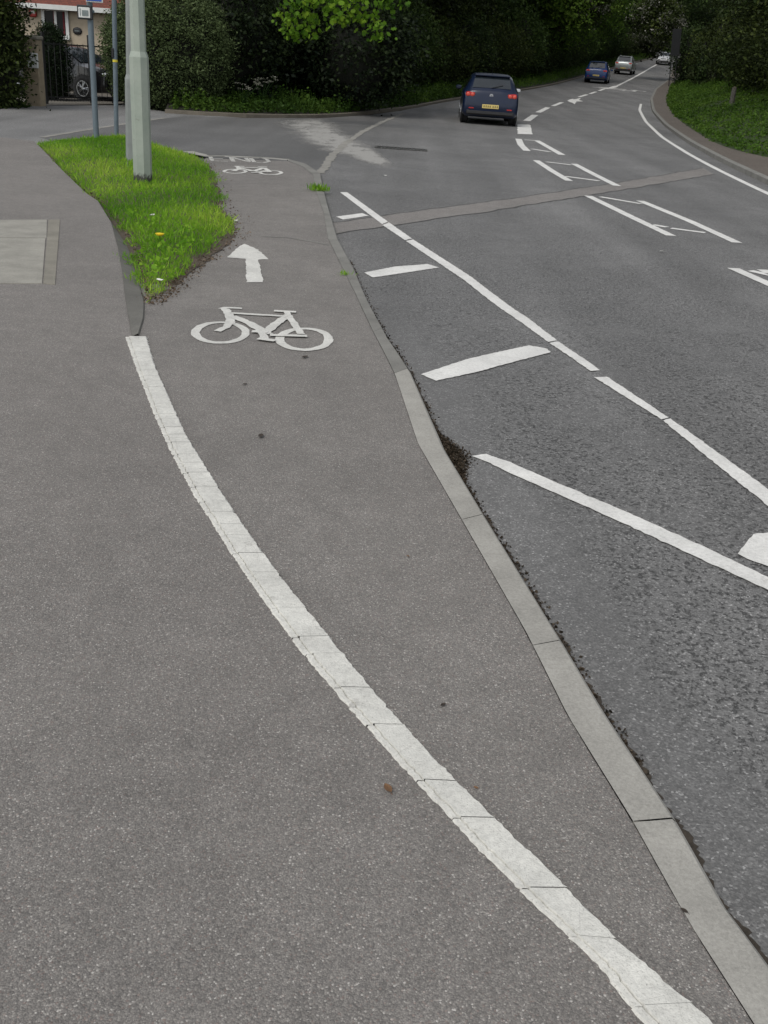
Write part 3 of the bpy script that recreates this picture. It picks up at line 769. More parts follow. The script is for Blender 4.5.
lettering('slow_lettering', 'SLOW', so, u_, (-u_[1]*-2.3*-1, u_[0]*-2.3*-1) if False else (u_[1]*-2.4, u_[0]*2.4), ul/3.85, ul/5.4, .2, road, RZ, 'paint', 'white SLOW lettering facing oncoming traffic')
eo = (-3.143, 16.883); ee = (-2.21, 17.204)
ux, uy = ee[0]-eo[0], ee[1]-eo[1]; ul = math.hypot(ux, uy); u_ = (ux/ul, uy/ul)
et = (-3.324, 17.632)
lettering('end_lettering', 'END', eo, u_, (et[0]-eo[0], et[1]-eo[1]), ul/2.9, ul/3.8, .07, track, CZ, 'paint_old', 'white END lettering by the give way edge of the cycle track')
# cycle symbols and arrow
def cycle(parts, label):
    mb = MB(); k = 0
    for kind, pts, w in parts:
        ribbon(mb, pts, w, lambda y, k=k: zc(y)+.004+.0006*k, .16, .035, closed=(kind == 'c')); k += 1
    tag(mb.build('bicycle_symbol', M['paint_worn'], track), label)
cycle([('c', [(-0.938, 6.121),(-0.933, 6.06),(-0.935, 6.002),(-0.945, 5.948),(-0.962, 5.902),(-0.984, 5.864),(-1.012, 5.838),(-1.043, 5.823),(-1.076, 5.82),(-1.109, 5.829),(-1.142, 5.849),(-1.172, 5.881),(-1.198, 5.923),(-1.22, 5.973),(-1.235, 6.029),(-1.243, 6.089),(-1.244, 6.15),(-1.236, 6.209),(-1.221, 6.262),(-1.199, 6.307),(-1.171, 6.34),(-1.138, 6.359),(-1.103, 6.363),(-1.066, 6.352),(-1.031, 6.326),(-0.999, 6.287),(-0.972, 6.238),(-0.952, 6.182),(-0.938, 6.121)], .052), ('c', [(-0.416, 6.095),(-0.415, 6.033),(-0.421, 5.973),(-0.434, 5.918),(-0.454, 5.871),(-0.479, 5.833),(-0.507, 5.807),(-0.538, 5.792),(-0.571, 5.789),(-0.603, 5.799),(-0.633, 5.82),(-0.66, 5.853),(-0.683, 5.896),(-0.7, 5.948),(-0.711, 6.006),(-0.715, 6.068),(-0.711, 6.131),(-0.7, 6.191),(-0.682, 6.245),(-0.657, 6.291),(-0.627, 6.324),(-0.594, 6.343),(-0.559, 6.346),(-0.524, 6.334),(-0.492, 6.307),(-0.463, 6.266),(-0.441, 6.216),(-0.424, 6.157),(-0.416, 6.095)], .055),
       ('o', [(-1.211, 6.783),(-1.187, 6.84),(-1.078, 6.851)], .05), ('o', [(-1.185, 6.793),(-1.128, 6.619),(-1.089, 6.465),(-1.073, 6.313)], .062), ('o', [(-1.079, 6.404),(-1.079, 6.22),(-1.114, 6.094)], .05),
       ('o', [(-1.128, 6.66),(-0.766, 6.679)], .05), ('o', [(-1.098, 6.561),(-0.966, 6.395),(-0.798, 6.109)], .07), ('o', [(-0.74, 6.723),(-0.783, 6.441),(-0.822, 6.102)], .062),
       ('o', [(-0.853, 6.831),(-0.702, 6.843)], .055), ('o', [(-0.773, 6.854),(-0.73, 6.658)], .045), ('o', [(-0.737, 6.69),(-0.663, 6.419),(-0.597, 6.158)], .05), ('o', [(-0.781, 6.073),(-0.555, 6.118)], .05),
       ('o', [(-0.903, 6.144),(-0.803, 6.147)], .06), ('o', [(-0.839, 5.963),(-0.731, 5.933)], .055), ('o', [(-0.843, 6.123),(-0.785, 5.927)], .05)], 'white bicycle symbol below the arrow on the cycle track')
q = lambda L: L
cycle([('c', [(-2.423, 15.7),(-2.417, 15.637),(-2.419, 15.572),(-2.428, 15.509),(-2.444, 15.451),(-2.466, 15.4),(-2.493, 15.36),(-2.524, 15.332),(-2.556, 15.317),(-2.589, 15.316),(-2.622, 15.329),(-2.651, 15.355),(-2.677, 15.393),(-2.697, 15.442),(-2.711, 15.5),(-2.718, 15.562),(-2.717, 15.627),(-2.709, 15.691),(-2.694, 15.751),(-2.672, 15.804),(-2.645, 15.846),(-2.613, 15.876),(-2.58, 15.892),(-2.545, 15.893),(-2.512, 15.879),(-2.482, 15.851),(-2.456, 15.811),(-2.436, 15.759),(-2.423, 15.7)], .055), ('c', [(-1.907, 15.854),(-1.903, 15.786),(-1.907, 15.718),(-1.917, 15.652),(-1.934, 15.592),(-1.957, 15.54),(-1.985, 15.498),(-2.016, 15.47),(-2.049, 15.455),(-2.082, 15.456),(-2.113, 15.471),(-2.142, 15.499),(-2.166, 15.541),(-2.185, 15.593),(-2.198, 15.654),(-2.203, 15.72),(-2.201, 15.788),(-2.192, 15.855),(-2.175, 15.918),(-2.152, 15.972),(-2.124, 16.016),(-2.092, 16.047),(-2.058, 16.062),(-2.024, 16.062),(-1.992, 16.046),(-1.962, 16.015),(-1.938, 15.971),(-1.919, 15.916),(-1.907, 15.854)], .06)]
      + [('o', p, .075) for p in ([(-2.673, 16.253),(-2.649, 16.312),(-2.55, 16.359)], [(-2.649, 16.27),(-2.565, 15.997),(-2.593, 15.612)],
       [(-2.599, 16.168),(-2.263, 16.308)], [(-2.573, 16.086),(-2.285, 15.736)], [(-2.242, 16.355),(-2.309, 15.72)],
       [(-2.345, 16.417),(-2.206, 16.478)], [(-2.235, 16.328),(-2.089, 15.857)], [(-2.281, 15.709),(-2.047, 15.829)],
       [(-2.388, 15.736),(-2.291, 15.774)], [(-2.323, 15.562),(-2.216, 15.565)])], 'white bicycle symbol beside the END lettering')
mark('direction_arrow', [[(-1.48, 9.547),(-1.506, 9.436),(-1.521, 8.822),(-1.354, 8.814),(-1.2, 7.847),(-1.074, 7.893),(-1.247, 8.826),(-1.162, 8.859),(-1.318, 9.296)]], track, CZ, 'paint_worn', 'white arrow pointing ahead on the cycle track', .04, .006)

# trench reinstatement across the carriageway
ta = npts([(-0.816, 11.493),(-0.671, 11.678),(-0.06, 12.685),(1.014, 14.218),(2.391, 16.356),(3.726, 18.475),(6.374, 23.001)], 60); tb = npts([(-0.707, 10.76),(-0.571, 10.956),(0.067, 11.912),(0.953, 13.198),(2.241, 15.221),(3.597, 17.345),(6.209, 21.521)], 60)
ta = [(x, y+random.uniform(-.05, .05)) for x, y in ta]; tb = [(x, y+random.uniform(-.05, .05)) for x, y in tb]
mb = MB(); strip(mb, ta, tb, lambda y: zr(y)+.0025, lambda y: zr(y)+.0025)
tag(mb.build('trench_patch', M['strip'], road), 'paler strip of patched tarmac crossing the road')
mb = MB(); ribbon(mb, ta, .026, lambda y: zr(y)+.0035, .4, .3); ribbon(mb, tb, .026, lambda y: zr(y)+.0035, .4, .3)
mb.build('patch_joint', M['scuff'], road)
mb = MB(); ribbon(mb, [(-1.386, 10.041),(-1.113, 10.068),(-0.821, 9.893),(-0.708, 9.824)], .035, lambda y: zc(y)+.003, .5, .1)
mb.build('patch_joint', M['kerb_old'], track)
# gully grate in the road
gr = MB(); gp = (-0.177, 22.432)
gu = tag(empty('drain_grate', (gp[0], gp[1], -.09)), 'dark iron drain grate in the road near the junction', 'drain')
f_ = MB(); f_.box((0, -.2, 0), (1.1, .05, .012)); f_.box((0, .2, 0), (1.1, .05, .012)); f_.box((-.53, 0, .001), (.05, .36, .012)); f_.box((.53, 0, .001), (.05, .36, .012)); f_.build('frame', M['scuff'], gu)
f_ = MB()
for i in range(13): f_.box((-.46+i*.077, 0, .0), (.03, .35, .01))
f_.build('grating', M['black'], gu)

# grit and dirt along the kerb channel
dp = []
kk = npts(KR, 400)
for _ in range(2800):
    i = random.randrange(20, 190); x, y = kk[i]
    s = .016 if y < 5 else .02
    if y > 5 and random.random() < .6: continue
    dp.append((x+abs(random.gauss(0, s))*1.0, y+random.gauss(0, .01), zr(y)+.001+random.random()*.006))
gx, gy = (0.371, 4.114)
for _ in range(4200):
    t = random.gauss(0, 1); w = random.gauss(0, 1)
    hy = 4.28+w*.15; dp.append((xat(KR, hy)+.004+abs(t)*.042*math.exp(-w*w*.35), hy, zr(hy)+.001+.022*math.exp(-(t*t+w*w)*.7)*random.random()))
dp = np.array(dp); D = unit(rng.normal(size=(len(dp), 3)))
tag(leaf_cloud('kerb_grit', dp, D, rng.uniform(.004, .017, len(dp)), rng.random(len(dp))*.8, leaf_mat('grit', (.012, .010, .007), (.05, .038, .026), (.15, .12, .09), .0), .8), 'dark grit and leaf mould gathered in the kerb channel', 'grit', kind='stuff')
ga = npts([(x+.0, y) for x, y in KR[1:10]], 500); gb = [(x+.016+.006*math.sin(i*.21)+random.uniform(-.007, .009), y) for i, (x, y) in enumerate(ga)]
mb = MB(); strip(mb, ga, gb, lambda y: zr(y)+.003, lambda y: zr(y)+.003)
mb.build('gutter_stain', M['mud'], road)

# ================================================================== STREET FURNITURE
def lamp(name, x, y, wb, hb, ws, mat, label, top, arm=True):
    r = tag(empty(name, (x, y, -.02)), label, 'lamp post', 'lamp posts in the verge')
    rot = R(22.5)
    b = MB(); b.tube([(0, 0, -.2), (0, 0, hb-.03), (0, 0, hb+.03)], [wb*.53, wb*.53, ws*.55], 8); b.build('base', mat, r)
    b = MB(); b.tube([(0, 0, hb), (0, 0, top*.6), (0, 0, top)], [ws*.53, ws*.45, ws*.33], 8); b.build('shaft', mat, r)
    d = MB(); d.box((wb*.0, wb*.495, hb*.55), (wb*.36, .012, hb*.42), bev=.004); d.build('access_door', mat, r)
    if arm:
        a = MB(); a.tube([(0, 0, top-.05), (.1, 0, top+.35), (.6, 0, top+.6), (1.2, 0, top+.65)], [ws*.3, ws*.26, ws*.22, ws*.2], 8); a.build('bracket', mat, r)
        l = MB(); l.box((1.55, 0, top+.64), (.75, .26, .14), bev=.05); l.build('lantern', M['lamp_grey'], r)
    return r
lx, ly = (-3.273, 12.927)
def post_mat():
    m, nt, b = new_mat('weathered pale green post paint'); p = coords(nt)
    c = ramp(nt, noise(nt, p, 4, 5, .7), [(.3, (.27, .315, .265)), (.7, (.35, .39, .335))])
    sp = nt.nodes.new('ShaderNodeSeparateXYZ'); nt.links.new(p, sp.inputs[0])
    hgt = ramp(nt, mth(nt, 'ADD', sp.outputs[2], mth(nt, 'MULTIPLY', noise(nt, p, 16, 5, .75), .22)), [(.20, 1), (.25, 0)])
    drip = ramp(nt, noise(nt, p, 9, 5, .8), [(.62, 0), (.68, .5)])
    c = mix(nt, drip, c, (.17, .18, .15)); c = mix(nt, hgt, c, (.045, .045, .04))
    nt.links.new(c, b.inputs['Base Color']); b.inputs['Roughness'].default_value = .6
    return m
M['lamp'] = post_mat()
l1 = lamp('lamp_post', lx, ly, .215, 1.49, .168, M['lamp'], 'thick pale green lamp post in front, with a stepped base scuffed at the foot', 7.5)
lx2, ly2 = (-3.996, 15.208)
l2 = lamp('lamp_post', lx2, ly2, .175, 1.17, .14, M['lamp_grey'], 'slimmer grey lamp post standing just behind the thick pale green one', 7)
l2.rotation_euler = (0, R(1.6), 0)

px_, py_ = (-5.464, 18.448)
sp = tag(empty('sign_post', (px_, py_, 0)), 'grey post carrying a blue sign and a small white framed plate', 'sign post')
b = MB(); b.tube([(0, 0, -.2), (0, 0, 3.0)], .048, 12); b.build('post', M['steel'], sp, True)
def panel(name, x0, y0, x1, y1, Y, mat, parent, base, th=.03, dy=0):
    pass
zA = (-5.525, 18.46, 1.995); zB = (-5.357, 18.46, 2.169)
fx, fz = zA[0]-px_, zA[2]
pl = MB(); pl.box((fx, -.07, fz), (.25, .05, .215), bev=.01); o = pl.build('white_plate', M['dark_plastic'], sp)
i_ = MB(); i_.box((fx-.005, -.098, fz-.005), (.19, .012, .155), bev=.004); i_.build('plate_face', M['white'], o)
i_ = MB(); i_.box((fx+.012, -.106, fz-.012), (.105, .008, .085)); i_.box((fx-.07, -.106, fz), (.012, .008, .11)); i_.build('plate_print', M['sign_print'], o)
bx, bz = zB[0]-px_, zB[2]+.2
pl = MB(); pl.box((bx, -.075, bz), (.28, .02, .44), bev=.008); o = pl.build('blue_sign', M['white'], sp)
i_ = MB(); i_.box((bx-.004, -.088, bz+.004), (.25, .01, .405)); i_.build('sign_face', M['blue_sign'], o)
i_ = MB(); i_.box((bx-.02, -.096, bz-.13), (.12, .008, .03)); i_.box((bx+.065, -.096, bz-.05), (.018, .008, .2)); i_.build('sign_symbol', M['white'], o)
c_ = MB(); c_.box((0, -.02, fz+.02), (.13, .13, .05), bev=.01); c_.build('clamp', M['steel'], sp)

p2x, p2y = (-5.353, 19.323)
s2 = tag(empty('sign_post', (p2x, p2y, 0)), 'thin bluish post with a yellow band and dark clip beside the lamp posts', 'sign post')
s2.rotation_euler = (0, R(1.6), 0)
b = MB(); b.tube([(0, 0, -.2), (0, 0, 4.2)], .04, 12); b.build('post', M['steel'], s2, True)
zz = (-5.301, 19.32, 1.288)[2]
b = MB(); b.tube([(0, 0, zz-.035), (0, 0, zz+.005)], .045, 12); b.build('yellow_band', M['yellow'], s2, True)
b = MB(); b.box((-.03, -.045, zz+.11), (.035, .03, .16), bev=.008); b.build('clip', M['black'], s2)
b = MB(); b.tube([(0, -.05, 3.62), (0, -.068, 3.62)], .30, 24); b.build('sign_disc', M['sign_back'], s2)

# road sign seen from behind on the far right, and a stump post in the bank
t_ = (21.607, 92, 2.945)
rs = tag(empty('road_sign', (t_[0], 92, zt(92)+.1)), 'dark back of a tall road sign among the trees by the bend', 'road sign')
rs.rotation_euler = (0, R(-4), 0)
b = MB(); b.box((0, 0, 3.25), (.72, .03, 2.0), bev=.01); b.build('sign_panel', M['sign_back'], rs)
for s in (-.22, .22):
    b = MB(); b.tube([(s, .05, -.3), (s, .05, 4.1)], .035, 8); b.build('post', M['sign_back'], rs)
q_ = (13.442, 46, 0.82)
b = MB(); b.tube([(0, 0, -.4), (0, 0, .62)], [.11, .10], 9)
sp_ = tag(empty('marker_post', (q_[0], 46, q_[2])), 'short grey wooden post in the grass of the far bank', 'post')
b.build('post', plain('grey wood', (.09, .085, .075), .9, var=.3, scale=20), sp_)
b = MB(); b.tube([(0, 0, .62), (0, 0, .68)], [.105, .04], 9); b.build('cap', M['bark'], sp_)

# ================================================================== HOUSE, GATE, PIER
WY = 40.0
ev = (-13.104, 40, 2.579); wl = (-13.585, 40, 2.436); wr = (-12.64, 40, 2.495); wb_ = (-13.213, 40, 1.577); wt_ = (-13.146, 40, 2.496)
hs = tag(empty('house', (ev[0], WY, -.1)), 'buff rendered house with a red tiled roof behind the iron gate', 'house')
ez = ev[2]+.1
b = MB(); b.box((0, 3, ez/2-.15), (12, 6, ez+.2)); b.build('wall', M['render'], hs)
rf = MB()
rf.quad((-6.4, -.35, ez-.02), (6.4, -.35, ez-.02), (6.0, 3, ez+2.6), (-6.0, 3, ez+2.6)); rf.quad((6.4, 6.35, ez-.02), (-6.4, 6.35, ez-.02), (-6.0, 3, ez+2.6), (6.0, 3, ez+2.6))
rf.quad((-6.4, -.35, ez-.1), (-6.4, 6.35, ez-.1), (6.4, 6.35, ez-.1), (6.4, -.35, ez-.1))
rf.poly([(6.0, 3, ez+2.6), (6.4, -.35, ez-.02), (6.4, 6.35, ez-.02)]); rf.poly([(-6.0, 3, ez+2.6), (-6.4, 6.35, ez-.02), (-6.4, -.35, ez-.02)])
rf.build('roof', M['tiles'], hs)
b = MB(); b.box((0, -.38, ez-.03), (12.8, .1, .16)); b.build('gutter', M['white'], hs)
wx = (wl[0]+wr[0])/2-ev[0]; wz = (wb_[2]+wt_[2])/2+.1; ww, wh = wr[0]-wl[0], wt_[2]-wb_[2]
b = MB(); b.box((wx, -.02, wz), (ww-.1, .05, wh-.05)); win = b.build('window', M['pane'], hs)
f = MB()
for s in (-1, 1): f.box((wx+s*(ww/2-.04), -.05, wz), (.11, .07, wh)); f.box((wx, -.052, wz+s*(wh/2-.03)), (ww-.12, .07, .07))
f.box((wx+.02, -.051, wz), (.09, .068, wh-.08)); f.build('frame', M['white'], win)
f = MB(); f.box((wx+ww*.33, -.049, wz), (.06, .012, wh*.85)); f.box((wx-.045, -.049, wz), (.04, .012, wh*.85)); f.build('curtain', M['curtain'], win)
f = MB(); f.box((wx, -.09, wz-wh/2-.03), (ww+.1, .16, .06)); f.build('sill', M['white'], win)
pq = (-12.338, 40, 1.83)
b = MB(); b.ell((pq[0]-ev[0], -.03, pq[2]+.1), (.17, .03, .13)); pq_o = b.build('name_plaque', M['black'], hs)
b = MB(); b.box((pq[0]-ev[0], -.062, pq[2]+.1), (.17, .006, .03)); b.build('plaque_print', M['sign_print'], pq_o)
aq = (-13.902, 40, 2.319)
b = MB(); b.box((aq[0]-ev[0], -.06, aq[2]+.1), (.26, .12, .26), bev=.04); o = b.build('alarm_box', M['red'], hs)
b = MB(); b.box((aq[0]-ev[0]+.02, -.125, aq[2]+.13), (.15, .012, .09)); b.build('alarm_label', M['white'], o)

dv = flat('driveway', [(-9.932, 28.409),(-8.551, 31.171)]+[(-7.6, 45), (-22, 45), (-22, 33), (-11.2, 29.4)], lambda x, y: -.095 if y < 31 else -.07, plain('pale driveway gravel', (.17, .155, .13), .9, var=.25, scale=30), kind='structure')
g1 = (-9.886, 28.161)
pc = (-9.883, 28.5, 1.577)
pr = tag(empty('gate_pier', (g1[0]-.05, g1[1]+.2, -.12)), 'buff masonry gate pier with a white letter box', 'gate pier')
ph = 1.6+ (0) ; pz = (-9.779, 28.2, 1.578)[2]+.12
b = MB(); b.box((-.03, 0, pz/2-.06), (.40, .42, pz-.06), bev=.012); b.build('pier', M['pillar'], pr)
b = MB(); b.box((-.03, 0, pz-.04), (.47, .49, .09), bev=.02); b.build('cap_stone', M['cap'], pr)
bq = (-9.873, 28.0, 0.996)
b = MB(); b.box((bq[0]-g1[0]+.05, -.26, bq[2]+.12), (.26, .09, .36), bev=.015); o = b.build('letter_box', M['white'], pr)
b = MB(); b.box((bq[0]-g1[0]+.05, -.308, bq[2]+.22), (.17, .006, .02)); b.build('slot', M['black'], o)

ga_, gb_ = (-9.987, 29.202), (-8.758, 31.394)
gt = tag(empty('iron_gate', (ga_[0], ga_[1], -.09), math.atan2(gb_[1]-ga_[1], gb_[0]-ga_[0])), 'black iron driveway gate of thin vertical bars', 'gate')
GL = math.dist(ga_, gb_); gh = (-9.229, 29.9, 1.451)[2]+.09; mz = (-9.72, 29.6, 0.075)[2]+.09
for z in (.1, mz, gh-.04): b = MB(); b.box((GL/2, 0, z), (GL, .03, .035)); b.build('rail', M['black'], gt)
nb_ = 24
for i in range(nb_+1):
    b = MB(); b.tube([(GL*i/nb_, 0, .06), (GL*i/nb_, 0, gh if i % 2 == 0 else mz)], .009, 6); b.build('bar', M['black'], gt)
xg = GL*.66
for x in (0.0, xg, GL):
    b = MB(); b.box((x, -.03, gh/2+.12), (.07, .07, gh+.24)); b.build('gate_post', M['black'], gt)

# ================================================================== CARS
def interp(st, x):
    for a, b in zip(st[:-1], st[1:]):
        if a[0] <= x <= b[0]:
            t = (x-a[0])/(b[0]-a[0]); return [p+(q-p)*t for p, q in zip(a, b)]
    return list(st[0] if x < st[0][0] else st[-1])
#            x     zb   wl   zbelt wbelt zroof wroof
HATCH = [(-2.10, .40, .70, .60, .72, .62, .66), (-2.07, .31, .83, .76, .80, .79, .74), (-2.02, .27, .865, .90, .835, .97, .72), (-1.97, .24, .875, .93, .85, 1.02, .71),
         (-1.66, .2, .88, .955, .865, 1.38, .615), (-1.52, .2, .88, .955, .87, 1.445, .60), (-1.2, .2, .88, .95, .875, 1.475, .605), (-.5, .2, .88, .94, .878, 1.485, .615), (.05, .2, .88, .93, .878, 1.46, .615),
         (.35, .2, .88, .93, .875, 1.395, .62), (1.12, .2, .88, .93, .86, .985, .76), (1.35, .2, .88, .905, .855, .945, .76), (1.75, .22, .87, .83, .83, .86, .72), (1.98, .25, .83, .72, .78, .75, .66), (2.07, .28, .76, .6, .7, .62, .6), (2.1, .36, .68, .5, .62, .52, .55)]
TALL = [(a[0], a[1], a[2], a[3]+(.03 if a[3] > .7 else 0), a[4], a[5]+(.13 if a[5] > 1.3 else .02), a[6]+.02) for a in HATCH]
SUV = [(a[0], a[1]+.06, a[2], a[3]+(.12 if a[3] > .7 else .06), a[4], a[5]+(.20 if a[5] > 1.3 else .1), a[6]+.03) for a in HATCH]
def make_car(name, label, loc, heading, paint, st, sc=(1, 1, 1), lamps='round', badge=False, plate=True, group=None, rails=False, mirror=None):
    sx, sy, sz = sc
    r = tag(empty(name, loc, R(90)-heading), label, 'car', group)
    S = lambda x, y, z: (x*sx, y*sy, z*sz)
    b = MB(); xs = []
    for a, c in zip(st[:-1], st[1:]):
        m = 3 if c[0]-a[0] > .25 else 2
        xs += [a[0]+(c[0]-a[0])*i/m for i in range(m)]
    xs.append(st[-1][0]); nr = 0
    for x in xs:
        _, zb, wl, zb2, wb, zf, wr = interp(st, x)
        half = [(0, zb), (wl*.88, zb), (wl, zb+.10), (wl*1.0, (zb+zb2)/2), (wb, zb2), (wr+.02, max(zb2, zf-.06)), (wr*.86, zf), (wr*.4, zf+.012), (0, zf+.016)]
        ring = half+[(-y, z) for y, z in half[-2:0:-1]]; nr = len(ring)
        b.v += [S(x, y, z) for y, z in ring]
    for i in range(len(xs)-1):
        for j in range(nr): b.f.append((i*nr+j, (i+1)*nr+j, (i+1)*nr+(j+1) % nr, i*nr+(j+1) % nr)); b.m.append(0)
    b.f.append(tuple(range(nr))); b.m.append(0); b.f.append(tuple((len(xs)-1)*nr+j for j in range(nr-1, -1, -1))); b.m.append(0)
    b.build('body', paint, r, True)
    def top(x, s, off=.012):
        q = interp(st, x); q2 = interp(st, x+.02); dz = (q2[5]-q[5])/.02; L = math.hypot(dz, 1)
        return S(x-dz/L*off, q[6]*s, q[5]+.01*(1-abs(s))+off/L+.004)
    def sidep(x, t, sg, off=.01):
        q = interp(st, x); return S(x, sg*(q[4]+(q[6]+.02-q[4])*t+off), q[3]+(q[5]-.06-q[3])*t+off*.4)
    def glass(xa, xb, sa, sb, nm):
        g = MB(); nn = 5; mm = 6
        for i in range(nn):
            for j in range(mm):
                f = i/(nn-1); s = sa+(sb-sa)*f; g.v.append(top(xa+(xb-xa)*f, s*(-1+2*j/(mm-1))))
        for i in range(nn-1):
            for j in range(mm-1): k = i*mm+j; g.f.append((k, k+1, k+mm+1, k+mm)); g.m.append(0)
        return g.build(nm, M['glass'], r, True)
    rw = glass(-1.935, -1.67, .86, .88, 'rear_window'); glass(.40, 1.08, .92, .86, 'windscreen')
    w = MB(); p0, p1 = Vector(top(-1.94, .02, .03)), Vector(top(-1.86, -.5, .03)); w.tube([p0, p1], .01, 5); w.build('wiper', M['black'], rw)
    for sg in (-1, 1):
        for xa, xb in ((-1.5, -.98), (-.92, -.22), (-.14, .82)):
            g = MB(); nn = 5
            for i in range(nn):
                x = xa+(xb-xa)*i/(nn-1); g.v.append(sidep(x, .08, sg)); g.v.append(sidep(x, .90, sg))
            for i in range(nn-1): k = i*2; g.f.append((k, k+1, k+3, k+2) if sg < 0 else (k, k+2, k+3, k+1)); g.m.append(0)
            g.build('side_window', M['glass'], r, True)
        m_ = MB(); m_.box(S(.78, sg*1.0, 1.0), (.12, .2, .13), bev=.04); m_.build('mirror', paint if mirror is None or sg > 0 else mirror, r, True)
        for hx_ in (-.55, .45): d = MB(); d.box(S(hx_, sg*.889, .82), (.16, .02, .03)); d.build('handle', paint, r)
    sp2 = MB(); sp2.box(S(-1.63, 0, st[5][5]-.005), (.22, 1.1*sy, .035), Matrix.Rotation(R(-6), 3, 'Y'), bev=.012); sp2.build('spoiler', paint, r)
    bz = st[2][1]
    v = MB(); v.box(S(-2.06, 0, bz+.09), (.1, 1.50*sy, .15), bev=.04); v.build('bumper', M['dark_plastic'], r, True)
    v = MB(); v.box(S(2.06, 0, bz+.09), (.09, 1.36*sy, .15), bev=.04); v.build('bumper', M['dark_plastic'], r, True)
    v = MB(); v.box(S(2.04, 0, .62), (.08, .78*sy, .13), bev=.03); v.build('grille', M['black'], r)
    for sg in (-1, 1):
        zl = st[2][3]-.035
        t = MB(); t.box(S(-2.015, sg*.655, zl), (.09, .30*sy, .16), bev=.045); tl = t.build('taillight', M['tail'], r, True)
        for dy in (-.065, .075):
            e = MB(); e.ell(S(-2.066, sg*(.655+dy), zl), (.016, .058, .058)); e.build('lamp', M['tail_bright'], tl, True)
        t = MB(); t.box(S(-2.105, sg*.60, .475), (.03, .16, .035), bev=.008); t.build('reflector', M['tail'], r)
        h = MB(); h.box(S(1.93, sg*.60, .72), (.2, .34, .13), Matrix.Rotation(sg*R(-18), 3, 'Z'), bev=.05); h.build('headlight', M['head'], r, True)
        for wx_ in (-1.28, 1.30):
            arch = MB(); arch.tube([S(wx_, sg*.845, .33), S(wx_, sg*.889, .33)], .375, 20); arch.build('wheel_arch', M['black'], r)
            wt = MB(); wt.tube([S(wx_, sg*.66, .315), S(wx_, sg*.70, .315), S(wx_, sg*.88, .315), S(wx_, sg*.905, .315)], [.28, .315, .315, .285], 22)
            wo = wt.build('wheel', M['tyre'], r, True)
            ri = MB()
            for k in range(5):
                a = 2*math.pi*k/5
                for da in (-.16, .16):
                    ri.tube([S(wx_+.03*math.cos(a), sg*.91, .315+.03*math.sin(a)), S(wx_+.205*math.cos(a+da), sg*.908, .315+.205*math.sin(a+da))], [.022, .016], 5)
            ri.tube([S(wx_, sg*.90, .315), S(wx_, sg*.918, .315)], .045, 10)
            for k in range(24):
                a, c = 2*math.pi*k/24, 2*math.pi*(k+1)/24
                ri.tube([S(wx_+.21*math.cos(a), sg*.908, .315+.21*math.sin(a)), S(wx_+.21*math.cos(c), sg*.908, .315+.21*math.sin(c))], .014, 4, False)
            ri.build('rim', M['alloy'], wo)
    if plate:
        p = MB(); p.box(S(-2.112, 0, .545), (.02, .52, .115), bev=.004); po = p.build('number_plate', M['plate'], r)
        k_ = MB()
        for i in range(7):
            yy_ = .2-i*.064-(.03 if i > 3 else 0)
            k_.box(S(-2.124, yy_, .545+random.uniform(-.004, .004)), (.004, .03, .06))
        k_.build('lettering', M['plate_ink'], po)
    if badge:
        bd = MB(); bd.tube([S(-2.045, 0, .855), S(-2.062, 0, .852)], .062, 20); bo = bd.build('badge', M['silver_badge'], r, True)
        v = MB(); x_ = -2.064
        for st_ in ([(-.03, .05), (0, .004), (.03, .05)], [(-.05, .02), (-.027, -.045), (0, -.002), (.027, -.045), (.05, .02)]):
            for p, q in zip(st_[:-1], st_[1:]): v.tube([S(x_, p[0], .853+p[1]), S(x_, q[0], .853+q[1])], .006, 4)
        v.build('badge_letters', plain('badge navy', (.03, .04, .07), .4), bo)
        w2 = MB(); w2.box(S(-2.06, .50, .78), (.012, .13, .022)); w2.build('model_badge', M['silver_badge'], r)
    if rails:
        for sg in (-1, 1):
            t = MB(); t.tube([S(-1.35, sg*.55, st[6][5]+.0), S(-1.25, sg*.55, st[6][5]+.06), S(0, sg*.55, st[6][5]+.06), S(.1, sg*.55, st[6][5])], .02, 6); t.build('roof_rail', M['alloy'], r)
    a_ = MB(); a_.tube([S(-1.2, 0, st[6][5]), S(-1.45, 0, st[6][5]+.22)], [.012, .006], 5); a_.build('aerial', M['black'], r)
    return r
navy = carpaint('navy car paint', (.002, .009, .034), .05); blue = carpaint('blue car paint', (.003, .030, .13), .05)
silver = carpaint('silver car paint', (.32, .345, .345), .5); pale = carpaint('pale silver car paint', (.60, .61, .62), .2); blackp = carpaint('black car paint', (.006, .006, .008), .1); blackp.node_tree.nodes['Principled BSDF'].inputs['Coat Weight'].default_value = .9
def put(p, hd, back=2.1):                  # p = middle of the rear bumper on the road
    x = p[0]+math.sin(hd)*back; y = p[1]+math.cos(hd)*back; return (x, y, zr(y)+.004)
h1 = R(1.5); make_car('parked_car' if False else 'hatchback_car', 'dark navy hatchback seen from behind, nearest car on the road', put((2.451, 34.025), h1), h1, navy, HATCH, badge=True, mirror=M['silver_badge'])
h2 = R(13.5); make_car('hatchback_car', 'bright blue tall hatchback driving away around the bend', put((14.781, 89.578), h2), h2, blue, TALL, (1, 1.04, 1.0))
h3 = R(17); make_car('estate_car', 'silver high-backed car with tall tail lights ahead of the blue one', put((20.819, 110.442), h3), h3, silver, SUV, (1, 1, .98), rails=True)
p4 = (31.059, 137.459); h4 = R(15)+math.pi; make_car('saloon_car', 'pale car coming down the hill in the opposite lane', (p4[0]+.2, p4[1]+2, zr(p4[1]+2)+.004), h4, pale, HATCH, (.95, .95, .97), plate=False)
p5 = (33.2, 156); make_car('saloon_car', 'black car barely visible at the top of the hill', (p5[0], p5[1], zr(156)+.004), R(22), blackp, HATCH, plate=False)
